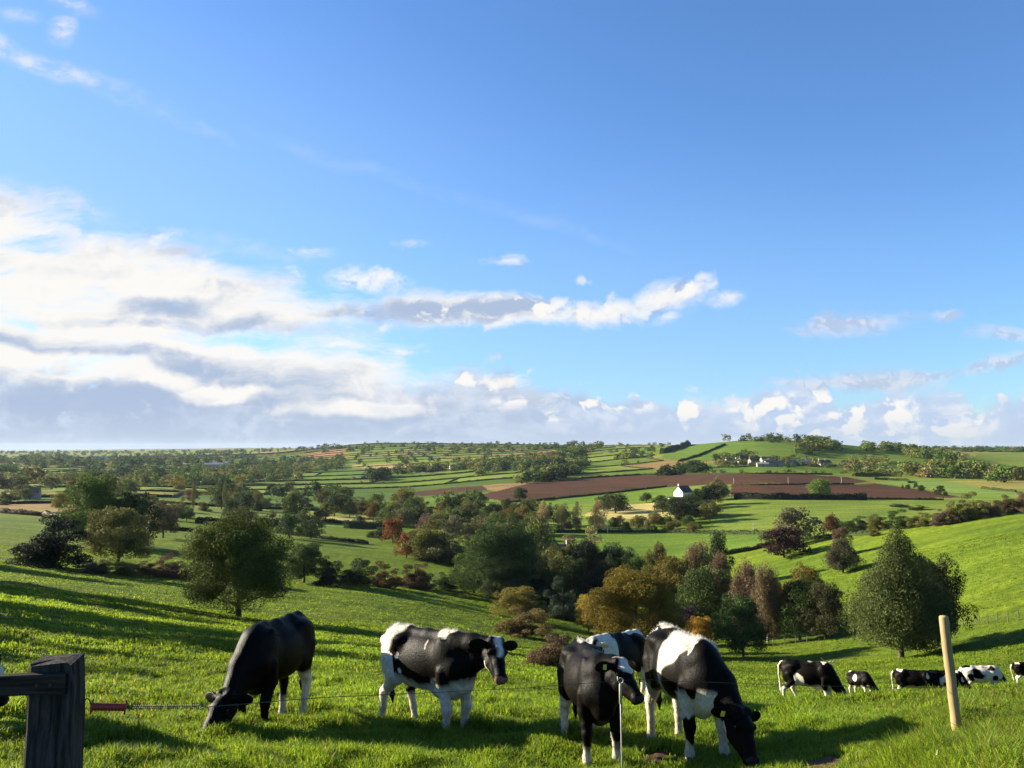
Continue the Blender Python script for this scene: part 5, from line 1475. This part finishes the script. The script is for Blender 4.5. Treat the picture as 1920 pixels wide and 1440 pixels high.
cowat(1282, 8.85, -80, 0.93, (1388, 1338, 7.85), (1419, 1424), coat_saddle, 'grazing cow with white shoulders, dark neck and head down on the right', up=(0.8, 0.3, 0.5), neck_side=0.05, feet={'front_right': (-0.02, 0.0), 'front_left': (0.05, 0.03), 'hind_right': (0.04, -0.04)}, tags=(-1,), hair=26000, pitchf=0.35)
cowat(1150, 14.3, -128, 0.94, (1110, 1204, 13.6), (1096, 1256), coat_behind, 'black-and-white cow half hidden behind the dark camera-facing cow', vox=0.016, up=(0.2, 0.1, 0.95), pitchf=0.5)
FAR_H = ((0.98, -0.10, 0.52), (0.38, -0.08, -0.92))
cowat(1510, 23.6, -34, 0.88, (0.98, -0.02, 0.50), (0.40, -0.10, -0.90), coat_far(3, 0.92, 0.64, 0.52, spots=(((-0.30, -.25, .78), (.18, .2, .22)), ((.42, 0, 1.3), (.1, .12, .1)))), 'largest of the farther cows, black, grazing right with a white flank patch', vox=0.016, up=(0.9, 0, 0.4), feet={'hind_left': (0.25, 0), 'hind_right': (-0.12, 0)}, pitchf=0.4)
cowat(1601, 43.0, -74, 0.92, (0.98, 0.25, 0.52), (0.5, 0.5, -0.7), coat_far(5, 0.9, 0.60, 0.60, spots=(((-0.1, -.25, 1.0), (.16, .2, .16)), ((-.7, 0, 1.3), (.14, .14, .1)))), 'small far cow facing the camera, grazing between two groups', vox=0.026, up=(0.9, 0.2, 0.4))
cowat(1702, 36.5, -28, 0.90, (1.0, -0.1, 0.62), (0.5, -0.1, -0.85), coat_far(9, 0.92, 0.66, 0.60, spots=(((-0.62, 0, 1.3), (.12, .3, .09)), ((.5, -.1, 1.15), (.08, .2, .14)))), 'far black cow with a white rump spot, left of the leaning round post', vox=0.022, up=(0.9, 0, 0.4), pitchf=0.4)
cowat(1760, 36.8, -22, 0.84, (0.98, -0.1, 0.50), (0.4, -0.1, -0.9), coat_far(12, 0.80, 0.60, 0.60, spots=(((.44, 0, 1.28), (.2, .2, .08)),)), 'far black cow passing behind the leaning round post', vox=0.022, up=(0.9, 0, 0.4), pitchf=0.4)
cowat(1826, 38.5, -18, 0.90, (0.98, -0.05, 0.50), (0.4, -0.1, -0.9), coat_far(17, 0.40, 0.66, 0.72), 'mostly white cow with black blotches, its legs hidden by the grassy bank', vox=0.022, up=(0.9, 0, 0.4), pitchf=0.4)
cowat(1914, 50.0, -22, 0.90, (0.98, -0.05, 0.50), (0.4, -0.1, -0.9), coat_far(21, 0.9, 0.62, 0.66, spots=(((-0.62, 0, 1.3), (.12, .3, .09)),)), 'far black cow cut off by the right edge of the picture', vox=0.026, up=(0.9, 0, 0.4))
cowat(-160, 11.6, 4, 1.0, (0.98, -0.05, 0.50), (0.5, 0.0, -0.85), coat_far(25, 0.9, 0.6, 0.6, spots=(((.86, 0, .72), (.1, .3, .1)),)), 'cow just showing its dark head behind the gate rail', vox=0.018, up=(0.9, 0, 0.4))

# ------------------------------------------------------------------ gate, posts and electric fence
M_old, q = new_mat('weathered_timber')
tc_ = q.n('ShaderNodeTexCoord')
ob = tc_.outputs['Object']
gr = q.noise(q.mapping(ob, sc=(14, 14, 1.2)), 3.0, 7, 0.65, 0.4)
gh = q.noise(q.mapping(ob, sc=(1.2, 14, 14)), 3.0, 7, 0.65, 0.4)
bl = q.noise(ob, 4.0, 5, 0.6)
c = q.mix(q.rng(gr, 0.32, 0.68), (0.012, 0.011, 0.010, 1), (0.058, 0.053, 0.047, 1))
c = q.mix(q.rng(bl, 0.52, 0.70, 0, 0.6), c, (0.022, 0.027, 0.016, 1))
finish(q, principled(q, c, 0.9, 0.04, bump(q, gr, 0.9, 0.012)))
M_rail, q = new_mat('rail_timber')
tc_ = q.n('ShaderNodeTexCoord')
gh = q.noise(q.mapping(tc_.outputs['Object'], sc=(1.0, 14, 16)), 3.0, 7, 0.65, 0.4)
c = q.mix(q.rng(gh, 0.32, 0.68), (0.013, 0.011, 0.009, 1), (0.050, 0.043, 0.034, 1))
finish(q, principled(q, c, 0.9, 0.04, bump(q, gh, 0.9, 0.010)))
M_peeled = plain_mat('peeled_softwood', (0.31, 0.225, 0.115), 0.85, 0.1, 0.35, 5.0, 0.8, 0.006, (1, 1, 0.10))
M_red = plain_mat('red_plastic', (0.24, 0.022, 0.014), 0.4, 0.4, 0.15)
M_steel = plain_mat('spring_steel', (0.045, 0.044, 0.042), 0.55, 0.3, 0.15, 20, Metallic=0.4)
M_livewire = plain_mat('live_wire', (0.035, 0.034, 0.032), 0.6, 0.2, 0.1, 20)
M_rod = plain_mat('white_rod', (0.43, 0.39, 0.31), 0.5, 0.4, 0.12, 8)

def rough_post(w, d, h, z0, seed, n=14, taper=0.0, chip=0.012):
    """squared post with worn edges; returns a mesh builder"""
    r = random.Random(seed); mb = MB(); V = []; F = []
    prof = [(-1, -.86), (-.86, -1), (.86, -1), (1, -.86), (1, .86), (.86, 1), (-.86, 1), (-1, .86)]
    m = len(prof)
    for i in range(n + 1):
        t = i / n; z_ = z0 + (h - z0) * t; k = 1 - taper * t
        ox, oy = r.uniform(-1, 1) * chip * 0.25, r.uniform(-1, 1) * chip * 0.25
        if i == n: k *= 0.93
        for a, b_ in prof:
            V.append((a * w / 2 * k + ox + r.uniform(-1, 1) * chip * .25, b_ * d / 2 * k + oy + r.uniform(-1, 1) * chip * .25, z_ + (r.uniform(-1, 1) * chip * .8 if i == n else 0)))
    for i in range(n):
        for k in range(m):
            F.append((i * m + k, i * m + (k + 1) % m, (i + 1) * m + (k + 1) % m, (i + 1) * m + k))
    V.append((0, 0, h + 0.004)); c_ = len(V) - 1
    for k in range(m): F.append((n * m + k, n * m + (k + 1) % m, c_))
    mb.add(V, F)
    return mb
GY_ = 3.35
pt = at(110, 1236, GY_)
gx = pt.x
gzz = gz(gx, GY_)
gate = empty('timber_gate', (gx, GY_, gzz), math.radians(8), 'dark weathered timber gate with thick post at the bottom left corner', 'gate')
hp_ = pt.z - gzz
rough_post(0.165, 0.17, hp_, -0.4, 3, chip=0.016).build('post', M_old, gate)
mb = rough_post(0.076, 0.03, 2.1, 0.0, 5, 16, 0.0, 0.008)
def rail(zc, name, hh):
    mb = rough_post(hh, 0.034, 2.3, 0.0, int(zc * 100), 16, 0.0, 0.007)
    mb.V = [(0.074 - v_[2], -0.104 + v_[1] * 1.0, zc + v_[0]) for v_ in mb.V]
    mb.F = [f[::-1] for f in mb.F]
    mb.build(name, M_rail, gate)
rail(hp_ - 0.068, 'rail', 0.078)
rail(hp_ - 0.475, 'rail', 0.078)
rail(hp_ - 0.90, 'rail', 0.078)
for lx in (-0.21, -0.30):
    mb = MB(); mb.tube([(lx, -0.07, hp_ - 0.11), (lx + 0.012, -0.07, hp_ - 0.40)], 0.0016, 5); mb.build('wire', M_steel, gate)
for zb_ in (hp_ - 0.068, hp_ - 0.475):
    for xb in (0.02, -0.03):
        mb = MB(); mb.tube([(xb, -0.120, zb_), (xb, -0.126, zb_)], 0.007, 8); mb.build('bolt', M_steel, gate)

# insulated gate handle and its spring, hooked to the post
A = at(163, 1314, GY_ + 0.03); B0 = at(172, 1325, GY_ + 0.05); B1 = at(236, 1326, GY_ + 0.10); C1 = at(372, 1325, GY_ + 0.22); D1 = at(384, 1326, GY_ + 0.24)
hd_ = empty('electric_gate_handle', B0, 0, 'red insulated electric gate handle hooked to the timber gatepost', 'gate handle')
ax_ = (B1 - B0).normalized()
L_ = (B1 - B0).length
mb = MB(); n = 26
mb.tube([ax_ * (L_ * i / n) for i in range(n + 1)], [0.0155 + 0.0016 * math.sin(i * 2.4) for i in range(n + 1)], 14); mb.build('grip', M_red, hd_, True)
for t in (0.0, 0.985):
    mb = MB(); mb.tube([ax_ * (L_ * t - 0.003), ax_ * (L_ * t + 0.004)], 0.030, 14); mb.build('flange', M_red, hd_)
mb = MB(); mb.tube([Vector((0, 0, 0)), (A - B0) * 0.5 + Vector((0, 0, 0.014)), (A - B0) + Vector((0, 0, 0.010)), (A - B0) + Vector((-0.012, 0, 0.0))], 0.0028, 7); mb.build('hook', M_steel, hd_, True)
mb = MB(); dv = C1 - B1; n = 34 * 10; pe = dv.normalized(); s1 = pe.cross(Vector((0, 0, 1))).normalized(); s2 = pe.cross(s1)
mb.tube([(B1 - B0) + dv * (i / n) + (s1 * math.cos(i * 2 * math.pi / 10) + s2 * math.sin(i * 2 * math.pi / 10)) * 0.0075 for i in range(n + 1)], 0.0015, 5, False)
mb.build('spring', M_steel, hd_, True)
mb = MB(); rr_ = [(C1 - B0) + pe * 0.010 + pe * math.cos(a) * 0.011 + s2 * math.sin(a) * 0.011 for a in np.linspace(0, 2 * math.pi, 17)]
mb.tube(rr_, 0.0018, 6, False); mb.build('ring', M_steel, hd_, True)

# the thin live wire, carried by a pigtail rod in front of the dark cow
rodY = 7.15
rt = at(1163, 1275, rodY)
rb = (at(1166, 1440, rodY).x, gz(rt.x, rodY))
rod = empty('pigtail_post', (rt.x, rodY, rb[1]), 0, 'thin white pigtail rod carrying the wire in front of the dark cow', 'fence post')
hr_ = rt.z - rb[1]
mb = MB(); mb.tube([(0.012, 0, -0.1), (0.004, 0, hr_ * 0.5), (0, 0, hr_ - 0.045)], [0.0062, 0.0060, 0.0056], 8); mb.build('rod', M_rod, rod, True)
mb = MB(); mb.tube([(0, 0, hr_ - 0.20), (0, 0, hr_ - 0.045), (0, 0, hr_ - 0.03)], [0.0115, 0.0115, 0.0085], 10); mb.build('insulator', M_rod, rod, True)
mb = MB(); cz = hr_ - 0.006
mb.tube([(0, 0, hr_ - 0.04)] + [(0.002 + 0.023 * math.sin(a), 0, cz - 0.023 * math.cos(a)) for a in np.linspace(0.0, 2.5 * math.pi * 0.62, 16)], 0.0048, 7); mb.tube([(0, 0, hr_ - 0.03), (-0.022, 0, hr_ - 0.006), (-0.024, 0, hr_ + 0.03)], 0.0042, 7); mb.build('loop', M_rod, rod, True)
wr = [D1]
tgt = [(600, 1308, 4.4), (800, 1299, 5.3), (1000, 1289, 6.25), (1163, 1276, rodY), (1200, 1274, 7.35), (1500, 1286, 7.2), (1786, 1290, 7.05)]
pts = [D1] + [at(*p) for p in tgt]
w0 = empty('electric_wire', D1, 0, 'thin electric fence wire running from the spring to the white rod and on', 'wire')
mb = MB(); mb.tube([p - D1 for p in pts], 0.0020, 5, False); mb.build('strand', M_livewire, w0, True)

# round softwood post leaning on the bank, with a short stub beside it
PB = at(1795, 1372, 7.05); PT = at(1769, 1155, 7.05)
zb_ = gz(PB.x, 7.05)
post = empty('round_fence_post', (PB.x, 7.05, zb_), 0, 'leaning round peeled softwood post on the grassy bank', 'fence post')
mb = MB(); d_ = PT - Vector((PB.x, 7.05, zb_)); r_ = random.Random(2); n = 26
mb.tube([d_ * (-0.25 + 1.25 * i / n) + Vector((r_.uniform(-1, 1) * .0015, 0, 0)) for i in range(n)] + [d_ * 0.992, d_], [0.041 - 0.003 * i / n + r_.uniform(-1, 1) * .0012 for i in range(n)] + [0.037, 0.033], 20)
mb.build('shaft', M_peeled, post, True)
sb = at(1760, 1440, 5.75); st_ = at(1759, 1424, 5.75)
stub = empty('timber_stub', (sb.x, 5.75, gz(sb.x, 5.75)), 0, 'small pale wooden stub in the long grass below the round post', 'stake')
hs = max(0.17, st_.z - gz(sb.x, 5.75) + 0.05)
rough_post(0.024, 0.022, hs, -0.1, 9, 5, 0.1, 0.006).build('stake', M_rod, stub)
# dead pale branch lying in the pasture behind the nearest grazing group
bx, by, bz_, _ = hit(1556, 1247)
br = empty('fallen_branch', (bx, by, bz_), 0.2, 'pale dead branch lying in the pasture above the farther black cow', 'branch')
mb = MB(); mb.tube([(-1.1, 0, .12), (-0.4, .1, .28), (0.3, 0, .22), (1.3, -.1, .10)], [.03, .05, .05, .02], 7); mb.build('limb', M_rod, br, True)
for k, (a, e) in enumerate((((-0.4, .1, .28), (-0.9, .2, .75)), ((0.3, 0, .22), (0.7, .3, .55)), ((-0.1, .05, .26), (0.1, -.2, .6)))):
    mb = MB(); mb.tube([a, e], [.03, .008], 6); mb.build('twig', M_rod, br, True)

# ------------------------------------------------------------------ grass
M_grass, q = new_mat('grass_blades')
t = q.attr('tint')
finish(q, add_translucent(q, principled(q, t, 0.55, 0.10), q.mix(1.0, t, (1.45, 1.30, 0.7, 1), 'MULTIPLY'), 0.55))
BARE = [(1548, 1433, 0.35), (1625, 1432, 0.25), (1835, 1334, 0.45), (1236, 1426, 0.22), (1085, 1412, 0.16)]
BAREW = [(*hit(a, b_)[:2], c_) for a, b_, c_ in BARE]
def bare(x, y):
    m = np.zeros(x.shape)
    for bx_, by_, br_ in BAREW:
        m = np.maximum(m, np.clip(1.4 - np.hypot(x - bx_, (y - by_) * 0.8) / br_ + 0.5 * (vnoise(x * 6, y * 6, 31) - .5), 0, 1))
    return m
def blades(n, R0, R1, a0, a1, hgt, wid, seed, segs=2, bank=True, clump=0.0):
    r = np.random.default_rng(seed)
    R = np.sqrt(R0 * R0 + (R1 * R1 - R0 * R0) * r.random(n)); az = a0 + (a1 - a0) * r.random(n)
    x, y = R * np.sin(az), R * np.cos(az)
    if clump:
        k = int(n / clump); cx_, cy_ = x[:k].repeat(int(clump) + 1)[:n], y[:k].repeat(int(clump) + 1)[:n]
        sc = 0.045 + 0.02 * R / 10
        x, y = cx_ + r.normal(size=n) * sc, cy_ + r.normal(size=n) * sc
    R = np.hypot(x, y); az = np.arctan2(x, y)
    xr, yr = x * 0.80 + y * 0.60, -x * 0.60 + y * 0.80
    pat = fbm(xr / 0.9, yr / 0.8, 51, 3); pat = np.clip((pat - 0.5) * 1.9 + 0.5, 0, 1); pat2 = vnoise(xr / 0.23, yr / 0.23, 52); big = fbm(yr / 4.0, xr / 3.4, 53, 3); big = np.clip((big - 0.5) * 1.7 + 0.5, 0, 1)
    H = hgt * (0.45 + 1.0 * pat * pat2 * 2 + 0.35 * big) * (0.6 + 0.8 * r.random(n))
    px = 960 + np.tan(az) * FOC / cP
    if bank:       # long ungrazed grass on the bank beside the fence
        bk = np.clip((px - 1560) / 180, 0, 1) * np.clip((7.4 - R) / 1.0, 0, 1)
        bk = np.maximum(bk, np.clip((px - 1730) / 60, 0, 1) * np.clip((R - 9) / 2, 0, 1) * np.clip((16 - R) / 4, 0, 1) * 0.6)
        H = H * (1 + 0.75 * bk)
    keep = r.random(n) > bare(x, y) * 1.1
    keep &= r.random(n) < 0.35 + 0.9 * np.maximum(pat, pat2)
    x, y, H, R, pat, big, px = (a[keep] for a in (x, y, H, R, pat, big, px)); n = len(x)
    z_ = ground(x, y) + tussock(x, y) - 0.012
    th = r.random(n) * 2 * math.pi
    lean = 0.25 + 0.75 * r.random(n)
    dx, dy = np.cos(th) * lean, np.sin(th) * lean
    wd = wid * (0.6 + 0.8 * r.random(n)) * np.clip(R / 9.0, 0.8, 22)
    sx, sy = -np.sin(th) * wd / 2, np.cos(th) * wd / 2
    base = np.stack([x, y, z_], 1)
    s_ = np.stack([sx, sy, np.zeros(n)], 1)
    mid = base + np.stack([dx * H * 0.28, dy * H * 0.28, H * 0.62], 1)
    tip = base + np.stack([dx * H * 0.85, dy * H * 0.85, H * (1.0 - 0.25 * lean)], 1)
    V = np.stack([base - s_, base + s_, mid + s_ * 0.8, mid - s_ * 0.8, tip], 1).reshape(-1, 3)
    i = np.arange(n)[:, None] * 5
    Fq = i + np.array([[0, 1, 2, 3]]); Ft = i + np.array([[3, 2, 4]])
    hue = r.random(n)
    col_ = np.array((0.135, 0.207, 0.020))[None] * (0.65 + 0.7 * r.random(n))[:, None]
    col_ = col_ * (1 + np.stack([(hue - .5) * .5, (hue - .5) * .15, 0 * hue], 1)) * (0.62 + 0.70 * big)[:, None]
    col_ *= np.clip(1.1 - R / 300, 0.72, 1)[:, None]
    dry = r.random(n) < (0.035 + 0.10 * np.clip((px - 1500) / 300, 0, 1)) * np.clip((26 - R) / 12, 0.04, 1)
    col_[dry] = np.array((0.30, 0.25, 0.09)) * (0.6 + 0.6 * r.random(dry.sum()))[:, None]
    return V, Fq, Ft, np.repeat(col_, 5, 0)
def grass(parts, label):
    V, Fq, Ft, T = [], [], [], []; n = 0
    for p in parts:
        v_, a, b_, t_ = blades(*p[0], **p[1])
        V.append(v_); Fq.append(a + n); Ft.append(b_ + n); T.append(t_); n += len(v_)
    me = mesh_np('grass', np.concatenate(V), [np.concatenate(Fq), np.concatenate(Ft)], [M_grass], False, {'tint': np.concatenate(T)})
    tag(obj('grass', me), kind='stuff')
AW = 0.62
grass([((260000, 6.2, 10.5, -AW, AW, 0.088, 0.0075, 1), dict(clump=7)), ((90000, 5.0, 9.8, 0.30, AW, 0.10, 0.0070, 5), dict(clump=6)),
       ((330000, 10.5, 20, -AW, AW, 0.095, 0.0085, 2), dict(clump=7)), ((240000, 20, 42, -AW, AW, 0.105, 0.0095, 3), dict(clump=8)), ((200000, 42, 95, -AW, AW, 0.11, 0.0075, 4), dict(clump=9)), ((200000, 95, 210, -AW, AW, 0.10, 0.0065, 7), dict(clump=4)),
       ((60000, 2.0, 6.4, -1.0, 1.0, 0.12, 0.007, 6), dict(clump=7, bank=False))], 'grass')
# trodden earth patches
M_soil = plain_mat('trodden_soil', (0.085, 0.045, 0.026), 0.95, 0.1, 0.5, 14, 1.0, 0.03)
for bx_, by_, br_ in BAREW:
    n = 40; V = []; F = []
    rr2 = random.Random(int(abs(bx_ * 50)))
    ths = np.linspace(0, 2 * math.pi, n, endpoint=False)
    rings = [0.02, 0.3, 0.55, 0.8, 1.0]
    P = []
    for k in rings:
        rad = br_ * k * (1 + 0.35 * (vnoise(np.cos(ths) * 1.7 + bx_, np.sin(ths) * 1.7 + by_, 61) - .5) * 2)
        X, Y = bx_ + np.cos(ths) * rad * 1.25, by_ + np.sin(ths) * rad
        Z = ground(X, Y) + tussock(X, Y) + 0.012 * (1 - k) + (fbm(X * 9, Y * 9, 3, 2) - .5) * 0.05 * (k < 0.95) - (0.01 if k > .95 else 0)
        P.append(np.stack([X, Y, Z], 1))
    V = np.concatenate(P)
    F = np.array([(a * n + k, a * n + (k + 1) % n, (a + 1) * n + (k + 1) % n, (a + 1) * n + k) for a in range(len(rings) - 1) for k in range(n)])
    tag(obj('bare_earth', mesh_np('bare_earth', V, F, [M_soil], True)), kind='structure')

# ------------------------------------------------------------------ haze
mh, q = new_mat('haze')
vol = q.n('ShaderNodeVolumePrincipled')
vol.inputs['Color'].default_value = (0.44, 0.52, 0.66, 1)
vol.inputs['Density'].default_value = 0.000026
vol.inputs['Anisotropy'].default_value = 0.2
o_ = q.n('ShaderNodeOutputMaterial'); q.t.links.new(vol.outputs[0], o_.inputs['Volume'])
zlo = float(GZ.min()) - 1.0
mb = MB(); mb.box(-13800, 13800, -13800, 13800, zlo, 48.0)
hz = mb.build('haze', mh)
tag(hz, kind='stuff')
